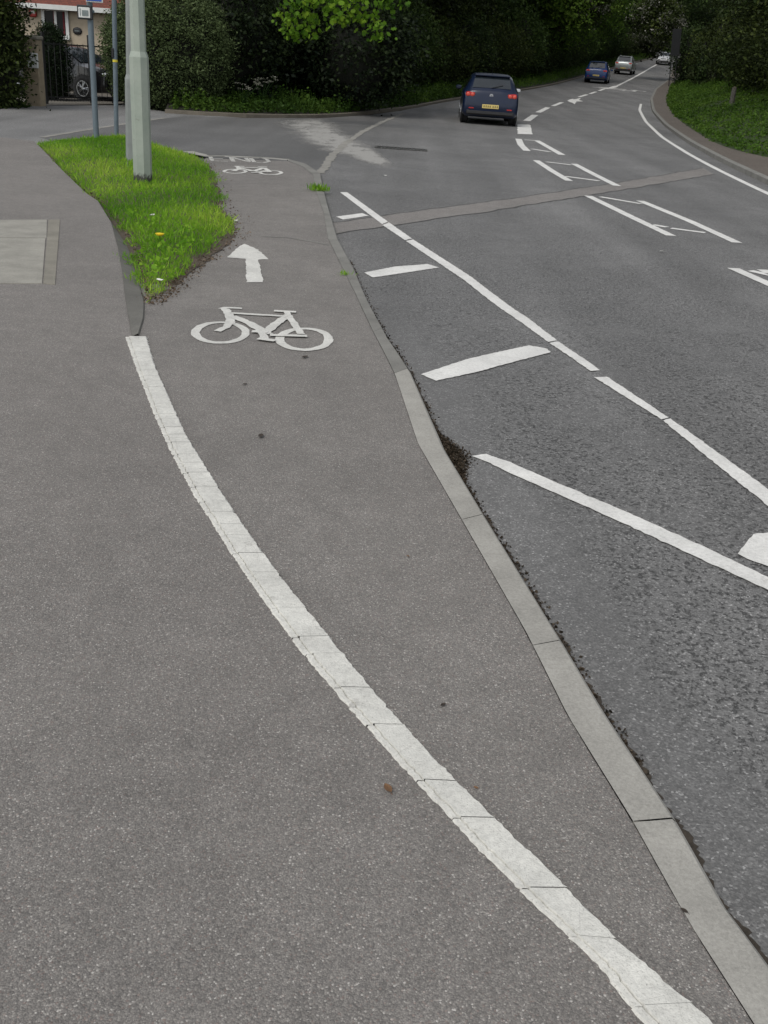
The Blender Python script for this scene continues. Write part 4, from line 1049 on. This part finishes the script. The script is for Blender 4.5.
c6 = (-9.953, 32.2, 0.009)
hd6 = R(112); wx6 = 1.30
cx6, cy6 = c6[0]-wx6*math.sin(hd6)-.86*math.cos(hd6)*-1*0, 32.2-wx6*math.cos(hd6)
make_car('driveway_car', 'black car with alloy wheels standing behind the iron gate', (cx6+.45, cy6+.75, -.075), hd6, blackp, HATCH, plate=False)

# ================================================================== VEGETATION
def trunk_mb(h, r, limbs=6, spread=2.2, lean=(0, 0)):
    t = MB(); p = [(lean[0]*f*f+random.uniform(-.06, .06), lean[1]*f*f+random.uniform(-.06, .06), h*f-.4*(f == 0)) for f in (0, .12, .3, .5, .75, 1)]
    t.tube(p, [r*1.35, r, r*.85, r*.7, r*.45, r*.15], 9)
    for i in range(limbs):
        f = random.uniform(.28, .8); a = random.uniform(0, 6.28); z = h*f
        bx0, by0 = lean[0]*f*f, lean[1]*f*f; L = spread*random.uniform(.6, 1.1)
        t.tube([(bx0, by0, z), (bx0+math.cos(a)*L*.5, by0+math.sin(a)*L*.5, z+L*.35), (bx0+math.cos(a)*L, by0+math.sin(a)*L, z+L*.55)], [r*.38, r*.24, r*.08], 6)
    return t
def tree(name, label, group, loc, h, rad, mat, leaf=.2, ncl=420, per=38, low=.18, spread=.42, lean=(0, 0)):
    r = tag(empty(name, loc, random.uniform(0, 6.28) if lean == (0, 0) else 0), label, 'tree', group)
    trunk_mb(h*.85, .05+h*.016, 7, rad*.8, lean).build('trunk', M['bark'], r, True)
    cz = h*(low+1)/2
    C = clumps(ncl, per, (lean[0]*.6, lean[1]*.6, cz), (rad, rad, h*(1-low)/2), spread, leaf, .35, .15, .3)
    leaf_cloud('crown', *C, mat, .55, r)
    return r
def bush(name, label, group, loc, rx, h, mat, leaf=.12, ncl=260, per=40, spread=.3, dark_core=True, lump=.22, cat_='bush', shell=.6):
    C = clumps(ncl, per, (0, 0, h*.48), (rx, rx, h*.52), spread, leaf, shell, .1, lump, .02)
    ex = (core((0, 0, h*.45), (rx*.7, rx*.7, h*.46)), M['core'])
    o = leaf_cloud(name, *C, mat, .55, None, extra=ex)
    o.location = loc; o.rotation_euler = (0, 0, random.uniform(0, 6.28))
    return tag(o, label, cat_, group)
M['core'] = soil_mat('painted shade core', (.003, .004, .002), (.010, .012, .006))  # near-black filler solid: painted shade inside the bushes, blocks see-through gaps

def bankh(d): return np.interp(d, [0, .6, 1.6, 4, 9, 20, 45], [-.03, .03, .15, .45, .9, 1.4, 2.2])
def along(line, d, start, stop, step):     # points at a left offset d, spaced along the line
    q = resample(offset(line, d), .5); acc = 0; out = []; last = None
    for p in q:
        if last is not None: acc += math.dist(p, last)
        last = p
        if acc >= start and (not out or acc-out[-1][2] >= step*random.uniform(.8, 1.25)) and acc < stop: out.append((p[0], p[1], acc))
    return out
# --- the wood left of the main road
tp = [tree('broadleaf_tree', 'tall dark broadleaf tree rising behind the thicket beyond the junction', 'dark trees of the roadside wood', (0, 0, 0), h, rd, M[m], lf, 430, 40, lw) for h, rd, m, lf, lw in ((12, 3.8, 'wood', .24, .10), (14, 4.4, 'woodmid', .26, .12), (11, 3.6, 'wood2', .23, .10))]
bp = [bush('thicket_bush', 'dark leafy bush in the thicket along the road beyond the junction', 'bushes of the roadside thicket', (0, 0, 0), rx, h, M[m], lf, 300, 44, .32) for rx, h, m, lf in ((1.9, 3.4, 'wood', .15), (2.2, 4.2, 'woodmid', .16), (1.8, 3.0, 'wood2', .14))]
def scatter(protos, spots, zf, smin=.85, smax=1.2):
    used = set()
    for i, (x, y, _) in enumerate(spots):
        k = random.randrange(len(protos)) if len(used) == len(protos) else [j for j in range(len(protos)) if j not in used][0]
        o = protos[k] if k not in used else copy_tree(protos[k]); used.add(k)
        o.location = (x, y, zf(x, y)); s = random.uniform(smin, smax); o.scale = (s, s, s*random.uniform(.92, 1.1)); o.rotation_euler = (0, 0, random.uniform(0, 6.28))
allt = along(LEs, 6.0, 6.0, 205, 4.6)
scatter(tp, [p for p in allt if not (p[0] < .6 and p[1] < 46)], lambda x, y: zt(y)+.5)
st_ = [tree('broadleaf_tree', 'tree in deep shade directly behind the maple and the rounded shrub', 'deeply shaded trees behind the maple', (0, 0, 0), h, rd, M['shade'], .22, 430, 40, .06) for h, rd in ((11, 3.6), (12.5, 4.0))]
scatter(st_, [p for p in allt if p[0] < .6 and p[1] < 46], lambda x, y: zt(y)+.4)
allb = along(LEs, 3.3, 1.5, 150, 2.9)
scatter(bp, [p for p in allb if not (p[0] < .6 and p[1] < 43)], lambda x, y: zt(y)+.25)
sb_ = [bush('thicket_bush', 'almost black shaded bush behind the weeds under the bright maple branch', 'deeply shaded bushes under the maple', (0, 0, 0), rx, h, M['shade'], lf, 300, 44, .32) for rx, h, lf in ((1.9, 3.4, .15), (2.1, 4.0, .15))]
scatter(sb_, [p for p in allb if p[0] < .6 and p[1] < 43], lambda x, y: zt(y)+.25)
# --- lighter trees by the bend
for lb, x, y, h, rd, m, ln in (('fresh green tree leaning over the road beyond the blue car', 9.5, 93, 12, 4.2, 'fresh', (2.5, -1)), ('tall light green tree over the silver car', 17.8, 122, 16, 5, 'fresh', (3.0, -1)), ('yellow green tree on the crest over the road', 29, 165, 19, 6.5, 'fresh', (3, 0))):
    tree('roadside_tree', lb, None, (x, y, zt(y)+.2), h, rd, M[m], .26, 420, 40, .10, .5, ln)
# --- trees closing the view at the top of the hill
ep = [tree('hilltop_tree', 'distant dark tree closing the view at the top of the hill', 'trees at the top of the hill', (0, 0, 0), h, rd, M[m], .4, 320, 36, .06, .7) for h, rd, m in ((17, 5.5, 'wood2'), (20, 6, 'wood'))]
scatter(ep, [(58, 214, 0), (50, 222, 0), (66, 222, 0), (74, 228, 0), (42, 212, 0), (84, 236, 0)], lambda x, y: zt(y))
# --- the far bank right of the road
FE2 = FEs
rt = [tree('bank_tree', 'dark tree on the bank across the main road', 'trees on the far bank', (0, 0, 0), h, rd, M[m], lf, 430, 40, .10) for h, rd, m, lf in ((12, 4.0, 'wood', .24), (14, 4.6, 'wood2', .25), (11, 3.8, 'woodmid', .22))]
for bx_, by_, bs_ in ((t_[0]+2.1, 95, 4.6), (t_[0]+2.7, 90, 3.8)): bush('verge_bush', 'dark bush crowding around the tall road sign', 'bushes around the road sign', (bx_, by_, zt(by_)+.1), 1.5, bs_, M['wood'], .16, 260, 42, .3)
rb = [bush('bank_bush', 'dark bush on the bank under the trees across the main road', 'bushes on the far bank', (0, 0, 0), rx, h, M[m], lf, 280, 42, .3) for rx, h, m, lf in ((1.8, 3.2, 'wood', .15), (2.0, 3.6, 'wood2', .15))]
scatter(rt, along(FE2, -7.0, 6, 185, 5.0), lambda x, y: zt(y)+1.5)
scatter(rb, along(FE2, -4.6, 5, 130, 3.4), lambda x, y: zt(y)+1.2)
ob = [bush('verge_bush', 'dark bush overgrowing the far footway along the climb', 'bushes overgrowing the far footway', (0, 0, 0), rx, h, M[m], lf, 260, 40, .3) for rx, h, m, lf in ((1.7, 3.6, 'wood', .17), (1.9, 4.4, 'wood2', .18))]
scatter(ob, [q for q in along(FE2, -3.4, 2, 170, 2.6) if q[1] > 74], lambda x, y: zt(y)+.1)
for lb, x, y, h, rd, ln, m in (('olive leaved tree reaching out from the far bank above the road sign', 17.6, 52, 9.5, 3.4, (-2.0, -1.0), 'wood2'), ('tree with yellowish new leaves at the edge of the far bank', 14.2, 33.5, 8.5, 3.0, (-1.0, -.6), 'fresh')):
    tree('overhanging_tree', lb, None, (x, y, zt(y)+.9), h, rd, M[m], .17, 300, 34, .22, .34, ln)
# --- hawthorns in blossom
def hawthorn(label, loc, h, c, rad, nb):
    r = tag(empty('hawthorn_tree', loc), label, 'tree', 'hawthorns in blossom')
    t = MB(); t.tube([(0, 0, -.5), (c[0]*.3, c[1]*.3, h*.4), (c[0]*.8, c[1]*.8, c[2])], [.22, .16, .05], 8)
    for k in range(6):
        a = random.uniform(0, 6.28); t.tube([(c[0]*.5, c[1]*.5, h*.5), (c[0]+math.cos(a)*rad*.7, c[1]+math.sin(a)*rad*.7, c[2]+random.uniform(-.6, .8))], [.07, .02], 6)
    t.build('trunk', M['bark'], r, True)
    leaf_cloud('crown', *clumps(200, 36, c, (rad, rad, rad*1.1), .42, .26, .3, .1, .3), M['wood2'], .6, r)
    leaf_cloud('blossom', *clumps(nb, 26, (c[0], c[1]-.4, c[2]+.2), (rad*1.05, rad*1.05, rad*1.05), .34, .15, .8, .1, .35), M['blossom'], .8, r)
hA = (21.952, 104, 6.189)
hawthorn('hawthorn in white blossom arching over the road from the far bank', (hA[0]+5.2, 106, zt(104)+.4), 7, (-5.0, -2, hA[2]-zt(104)-.4), 2.3, 95)
hB = (13.649, 92, 7.352)
hawthorn('hawthorn with white blossom over the road from the wood', (hB[0]-3.2, 92, zt(92)+.3), 7, (3.0, 0, hB[2]-zt(92)-.3), 2.0, 44)
# --- big rounded shrub beside the driveway
C1 = clumps(1400, 46, (0, 0, 1.5), (1.72, 1.6, 1.78), .13, .075, .86, .05, .06, .0)
bs = leaf_cloud('rounded_shrub', *C1, M['yew'], .5, None, extra=(core((0, 0, 1.42), (1.5, 1.38, 1.6)), M['core']))
bq_ = (-6.342, 30.099)
bs.location = (bq_[0]-.72, bq_[1]+1.1, -.1); tag(bs, 'large rounded dark green shrub between the driveway gate and the wood', 'shrub')
# --- hedge at the far left, conifer inside the gate
hq = (-10.218, 26.8, 0.069)
o = leaf_cloud('hedge', *cat(clumps(500, 40, (-.62, 0, 1.2), (1.42, 1.0, 2.0), .2, .11, .75, .1, .2, .0), clumps(260, 40, (-.1, 0, 2.5), (.95, .9, 1.5), .2, .11, .6, .1, .3, .0)), M['wood2'], .55, None, extra=(core((-.66, 0, 1.15), (1.3, .8, 1.9)), M['core']))
o.location = (hq[0]-.34, 26.9, -.1); tag(o, 'dark leafy hedge beside the gate pier', 'hedge')
cq = (-10.323, 31, 0.033)
o = leaf_cloud('conifer_bush', *clumps(420, 36, (0, 0, .95), (.50, .5, 1.05), .09, .07, .75, -.6, .1, .0), M['conifer'], .35, None, extra=(core((0, 0, .9), (.40, .4, .95)), M['core']))
o.location = (cq[0]-.05, 31.0, -.08); tag(o, 'narrow dark conifer just inside the gate', 'conifer')
# --- maple with bright young leaves hanging over the side road
mq = (-2.312, 29, 2.724)
mr = tag(empty('maple_tree', (mq[0]+.3, 37.6, .35)), 'maple with a bright yellow green branch hanging in front of the dark wood', 'tree')
bx0, by0 = mq[0]-(mq[0]+.3), 29-37.6
t = MB(); t.tube([(0, 0, -.4), (.05, 0, 2), (0, -.1, 5), (.1, 0, 8.5)], [.3, .24, .17, .05], 10)
for tx, tz in ((-1.0, 3.0), (.2, 3.2), (1.2, 3.3)): t.tube([(0, -.1, 4.6), (tx*.4, by0*.5, 5.0), (tx, by0, tz+.6)], [.10, .06, .015], 6)
t.build('trunk', M['bark'], mr, True)
lv = []
for X, Y_ in ((300, 12), (290, 22), (296, 36), (312, 22), (318, 6), (330, 12), (338, 18), (345, 4), (358, 2), (366, 14), (373, 24), (352, 16), (380, -4), (388, -2), (320, -6), (300, -8), (335, -10), (360, -12), (285, -4), (306, 30)):
    cxx, czz = mq[0]+(X-330)*.0283, mq[2]-(Y_-8)*.0283-.0015*(X-330)
    lv.append(((cxx-(mq[0]+.3), by0+random.uniform(-.5, .4), czz-.3), random.uniform(.13, .24)))
Cs, Ds, Ss, Ts = [], [], [], []
for c, sp_r in lv:
    k = 44
    Cs.append(np.array(c)+rng.normal(size=(k, 3))*sp_r*np.array([1, 1, .6])); d = rng.normal(size=(k, 3))*np.array([1, 1, .4])+np.array([0, -.3, -.7]); Ds.append(unit(d)); Ss.append(rng.uniform(.08, .16, k)); Ts.append(np.clip(rng.normal(random.uniform(.2, .7), .2, k), 0, 1))
leaf_cloud('foliage', np.concatenate(Cs), np.concatenate(Ds), np.concatenate(Ss), np.concatenate(Ts), M['maple'], .9, mr, lobes=8)
leaf_cloud('crown', *clumps(260, 36, (0, -.4, 7.2), (2.8, 2.6, 2.6), .4, .2, .3, .2, .3), M['fresh'], .8, mr)
bush('thicket_bush', 'dark bush hiding the foot of the maple with the bright branch', None, (mq[0]+.3, 35.6, .3), 1.9, 3.4, M['shade'], .14, 320, 44, .3)
# --- the mass of woodland behind both rows
def mass(line, d0, d1, s0, s1, n, hmax, size):
    q = npts(line, 400); out = []
    for _ in range(n):
        i = random.randrange(int(400*s0), int(400*s1)); d = random.uniform(d0, d1); p = offset(q[max(0, i-1):i+2], d)[1]
        if p[0] < -5 and p[1] < 52: p = (p[0]+9, p[1]+8)
        out.append((p[0], p[1], zt(p[1])+.4+hmax*random.random()**1.1))
    C = np.array(out); return C, unit(rng.normal(size=C.shape)), size*rng.uniform(.6, 1.5, n), np.clip(rng.normal(.25, .18, n), 0, 1)
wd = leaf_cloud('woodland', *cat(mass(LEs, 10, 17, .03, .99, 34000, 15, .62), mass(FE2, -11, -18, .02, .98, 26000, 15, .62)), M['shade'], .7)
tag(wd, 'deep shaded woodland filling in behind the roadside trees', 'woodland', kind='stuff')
# house-side trees so that the sky stays hidden
for x, y, h in ((-22, 52, 12), (-14, 54, 13), (-9, 50, 12)):
    pass
def patchy(x, y): return max(0, min(1, .5+.6*math.sin(x*1.9+2*math.sin(y*.8))*math.sin(y*1.1+x*.6)))
# --- nettles, grass and cow parsley under the wood; grass on the far bank
def tuftfield(name, line, d0, d1, s0, s1, n, hmin, hmax, mat, zf, label, lw=.16, leafy=.35, ymax=1e9):
    q = resample(line, .25); P, D_, S_, T_, W_ = [], [], [], [], []
    i0, i1 = int(len(q)*s0), int(len(q)*s1)
    for _ in range(n):
        i = random.randrange(max(1, i0), min(len(q)-2, i1)); d = d0+(d1-d0)*random.random(); p = offset(q[i-1:i+2], d)[1]
        z = zf(p[1], abs(d)); hh = hmin+(hmax-hmin)*random.random()**1.6*(.25+1.0*patchy(p[0], p[1]))
        tn = .25+.45*hashn(p[0]*.9+3, p[1]*.9)
        if random.random() < leafy:
            for k in range(5): P.append((p[0]+random.gauss(0, .06), p[1]+random.gauss(0, .06), z+hh*random.random())); D_.append((random.gauss(0, 1), random.gauss(0, 1), random.gauss(-.2, .4))); S_.append(random.uniform(.05, .12)); T_.append(tn+random.gauss(0, .15)); W_.append(.6)
        else:
            le, a = random.uniform(0, .5), random.random()*6.28; dv_ = (math.cos(a)*math.sin(le), math.sin(a)*math.sin(le), math.cos(le))
            P.append((p[0]+dv_[0]*hh/2, p[1]+dv_[1]*hh/2, z+dv_[2]*hh/2)); D_.append(dv_); S_.append(hh); T_.append(tn+random.gauss(0, .15)); W_.append(max(.04, .016/max(.05, hh)))
    o = leaf_cloud(name, np.array(P), unit(np.array(D_)), np.array(S_), np.array(T_), mat, W_)
    return tag(o, label, 'undergrowth', kind='stuff')
tuftfield('roadside_weeds', LEs, .2, 2.4, .0, .16, 13000, .08, .6, M['weeds'], lambda y, d: zt(y)+float(bankh(d)), 'nettles and grass along the kerb under the wood', .2, .6)
tuftfield('roadside_weeds', LEs, .3, 2.6, .16, .85, 16000, .1, .6, M['bankgrass'], lambda y, d: zt(y)+float(bankh(d)), 'rough grass along the road edge under the wood further on', .2)
tuftfield('bank_grass', FE2, -.02, -5.0, .0, .75, 60000, .08, .34, M['bankgrass'], lambda y, d: zt(y)+bankz(d)-.03, 'rough green grass on the bank beside the far footway', .16, .4)
tuftfield('driveway_weeds', [(bq_[0]-.4, bq_[1]-.25), (bq_[0]+.9, bq_[1]-.15), (bq_[0]+2.0, bq_[1]-.05)], -.15, .35, .0, 1, 900, .08, .3, M['weeds'], lambda y, d: -.08, 'bright low weeds in front of the rounded shrub', .2, .6)
hl = (-10.327, 26.781); hr_ = (-9.857, 27.888)
tuftfield('hedge_grass', [(hl[0]-1, hl[1]-.2), hl, hr_], -.3, .3, 0, 1, 700, .05, .16, M['weeds'], lambda y, d: -.1, 'thin grass along the foot of the hedge by the pier', .2, .2)
def parsley(label, x, y, z, h):
    r = tag(empty('cow_parsley', (x, y, z)), label, 'wild flower', 'cow parsley at the edge of the wood')
    t = MB(); C = []
    for k in range(9):
        a = random.random()*6.28; l = random.uniform(.1, .45); top_ = (math.cos(a)*l, math.sin(a)*l, h*random.uniform(.6, 1)); t.tube([(0, 0, 0), (top_[0]*.4, top_[1]*.4, top_[2]*.6), top_], [.012, .009, .005], 5)
        for _ in range(14): C.append((top_[0]+random.gauss(0, .045), top_[1]+random.gauss(0, .045), top_[2]+random.gauss(0, .012)))
    t.build('stem', M['weeds'], r)
    C = np.array(C); leaf_cloud('blossom', C, unit(rng.normal(size=C.shape)*np.array([1, 1, .3])), rng.uniform(.03, .06, len(C)), rng.uniform(.0, .55, len(C)), M['blossom'], .9, r)
for X, Y_, dd, hh, lb in ((262, 84, 30.8, 1.0, 'white cow parsley standing near the rounded shrub'), (243, 90, 30.4, .75, 'short cow parsley close against the rounded shrub'), (352, 90, 37.5, 1.0, 'cow parsley left of the dense white flowered clump'), (365, 78, 38.2, 1.5, 'tallest cow parsley at the edge of the wood by the spill'), (372, 66, 38.8, 1.9, 'cow parsley high against the dark wood near the road joint')):
    q = None
    parsley_spots = None
PS = [(-4.366, 31.2, 0.891), (-4.818, 30.6, 0.714), (-2.114, 36, 0.786), (-1.747, 37, 1.104), (-1.469, 38, 1.493)]
for (x, y, z), lb in zip(PS, ('white cow parsley standing beside the rounded shrub', 'short cow parsley tucked against the rounded shrub', 'low cow parsley under the dark wood near the dusty spill', 'spreading cow parsley in the middle of the clump by the spill', 'tall cow parsley reaching highest against the dark wood')):
    parsley(lb, x, y, .1, max(.6, z))

# --- small things on the ground
def tuft(name, label, x, y, z, n, r, h, mat):
    P, D_, S_ = [], [], []
    for _ in range(n):
        a = random.random()*6.28; le = random.uniform(.1, 1.1); d = (math.cos(a)*math.sin(le), math.sin(a)*math.sin(le), math.cos(le)); L = h*random.uniform(.5, 1.2)
        P.append((random.gauss(0, r)+d[0]*L/2, random.gauss(0, r*.6)+d[1]*L/2, d[2]*L/2)); D_.append(d); S_.append(L)
    o = leaf_cloud(name, np.array(P), np.array(D_), np.array(S_), np.clip(rng.normal(.5, .2, n), 0, 1), mat, .13); o.location = (x, y, z)
    return tag(o, label, 'grass tuft', 'grass tufts on the kerb')
tx, ty = (-1.182, 13.955); tuft('grass_tuft', 'green grass tuft growing on the kerb near the junction', tx, ty, zc(ty), 130, .065, .11, M['grass'])
tx, ty = (-0.462, 8.404); tuft('grass_tuft', 'tiny green sprig in the joint of the kerb halfway along', tx, ty, zc(ty), 40, .03, .05, M['grass'])
dx, dy = (-2.139, 8.967)
dn = tag(empty('dandelion', (dx, dy, 0)), 'yellow dandelion flower in the verge', 'flower')
t = MB(); t.tube([(0, 0, -.04), (0, 0, .07)], .004, 5); t.build('stem', M['grass'], dn)
t = MB(); t.ell((0, 0, .075), (.034, .034, .014), 14, 5)
for k in range(16): a = k*.393; t.tube([(0, 0, .075), (.04*math.cos(a), .04*math.sin(a), .082)], [.006, .003], 4)
t.build('petals', M['dandelion'], dn)
def curl_leaf(label, x, y, z, s, mat, rz):
    m = MB(); nn = 6
    for i in range(nn+1):
        f = i/nn; w = .28*math.sin(math.pi*min(1, f*.97+.02))**.8
        for sd in (-1, 0, 1): m.v.append(((f-.5)*s, sd*w*s, s*(.05+.16*abs(sd)*w*2+.18*(f-.5)**2*2)))
    for i in range(nn):
        for k in range(2): q = i*3+k; m.f.append((q, q+3, q+4, q+1)); m.m.append(0)
    m.tube([(-.5*s, 0, s*.1), (-.72*s, 0, s*.04)], s*.018, 4)
    o = m.build('fallen_leaf', mat, None, True); o.location = (x, y, z+.003); o.rotation_euler = (0, 0, rz)
    return tag(o, label, 'leaf', 'fallen leaves on the tarmac')
for (x, y), s, mt, lb in (((0.056, 1.921), .034, 'leafbrown', 'curled brown leaf lying left of the white line'), ((0.198, 2.283), .02, 'leafdark', 'small dark leaf on the cycle track right of the white line'), ((0.096, 3.171), .014, 'leafbrown', 'tiny reddish leaf near the kerb joint'), ((-0.583, 4.277), .045, 'leafdark', 'thin dark leaf on the cycle track below the bicycle symbol'),
                          ((-0.774, 5.036), .03, 'leafdark', 'dark leaf fragment between the white line and the bicycle symbol'), ((0.692, 1.599), .018, 'leafdark', 'dark leaf fragment beside the near kerb stone'), ((0.27, 1.948), .014, 'leafbrown', 'little brown leaf right of the white line near the curled leaf'), ((-0.518, 5.626), .05, 'leafdark', 'dark leaf just below the front wheel of the bicycle symbol')):
    curl_leaf(lb, x, y, zc(y), s, M[mt], random.uniform(0, 3.1))
def scrap(label, x, y, z, s):
    m = MB(); k = 7; c = [(math.cos(i*6.283/k)*s*random.uniform(.6, 1.2), math.sin(i*6.283/k)*s*random.uniform(.5, 1.0), random.uniform(0, s*.5)) for i in range(k)]
    for i in range(k): m.poly([(0, 0, s*.4), c[i], c[(i+1) % k]])
    o = m.build('paper_scrap', M['paper']); o.location = (x, y, z+.006); return tag(o, label, 'litter', 'scraps of white litter')
for (x, y), s, z, lb in (((-1.651, 7.213), .022, -.055, 'white scrap by the tip of the grass verge'), ((-1.772, 10.832), .03, -.055, 'white scrap at the right edge of the verge beside the arrow'), ((-1.777, 7.415), .025, .0, 'white scrap among the weeds at the tip of the verge'), ((-2.491, 10.135), .03, .05, 'pale scrap in the grass below the lamp post'), ((2.783, 11.011), .036, -.095, 'pale scrap lying on the carriageway by the island markings'), ((-0.358, 16.76), .03, -.095, 'pale stone on the road below the spill')):
    scrap(lb, x, y, z, s)

# ================================================================== CAMERA, LIGHT
cam = bpy.data.objects.new('camera', bpy.data.cameras.new('camera')); col.objects.link(cam)
th, ro = R(24.3), R(4.0)
F_ = Vector((0, math.cos(th), -math.sin(th))); U0 = Vector((0, math.sin(th), math.cos(th))); R0 = Vector((1, 0, 0))
Rv = R0*math.cos(ro)+U0*math.sin(ro); Uv = U0*math.cos(ro)-R0*math.sin(ro)
mt = Matrix.Identity(4)
for i in range(3): mt[i][0] = Rv[i]; mt[i][1] = Uv[i]; mt[i][2] = -F_[i]
mt[0][3], mt[1][3], mt[2][3] = 0, 0, H0
cam.matrix_world = mt
cam.data.sensor_fit = 'VERTICAL'; cam.data.sensor_height = 36; cam.data.lens = 36*1000/1024; cam.data.clip_end = 2000; cam.data.clip_start = .05
scene.camera = cam
w = bpy.data.worlds.new('World'); scene.world = w; w.use_nodes = True
nt = w.node_tree; bg = nt.nodes['Background']
sky = nt.nodes.new('ShaderNodeTexSky'); sky.sky_type = 'NISHITA'; sky.sun_disc = False
SE, SR = R(52), R(215)
sky.sun_elevation = SE; sky.sun_rotation = SR; sky.air_density = 1.3; sky.dust_density = 1.2; sky.ozone_density = 1.0
hs_ = nt.nodes.new('ShaderNodeHueSaturation'); hs_.inputs['Saturation'].default_value = .22
nt.links.new(sky.outputs[0], hs_.inputs['Color']); nt.links.new(hs_.outputs[0], bg.inputs['Color']); bg.inputs['Strength'].default_value = .15
sd = bpy.data.lights.new('sun', 'SUN'); sd.energy = 1.5; sd.angle = R(25); sd.color = (1, .96, .9)
so_ = bpy.data.objects.new('sun', sd); col.objects.link(so_)
dirv = Vector((math.sin(SR)*math.cos(SE), math.cos(SR)*math.cos(SE), math.sin(SE)))
so_.rotation_euler = dirv.to_track_quat('Z', 'Y').to_euler(); so_.location = (0, 0, 30)
scene.view_settings.view_transform = 'Standard'; scene.view_settings.look = 'None'; scene.view_settings.exposure = 0; scene.view_settings.gamma = 1
scene.render.engine = 'CYCLES'
scene.cycles.max_bounces = 6; scene.cycles.diffuse_bounces = 3; scene.cycles.transparent_max_bounces = 8
try: scene.cycles.use_denoising = True
except Exception: pass
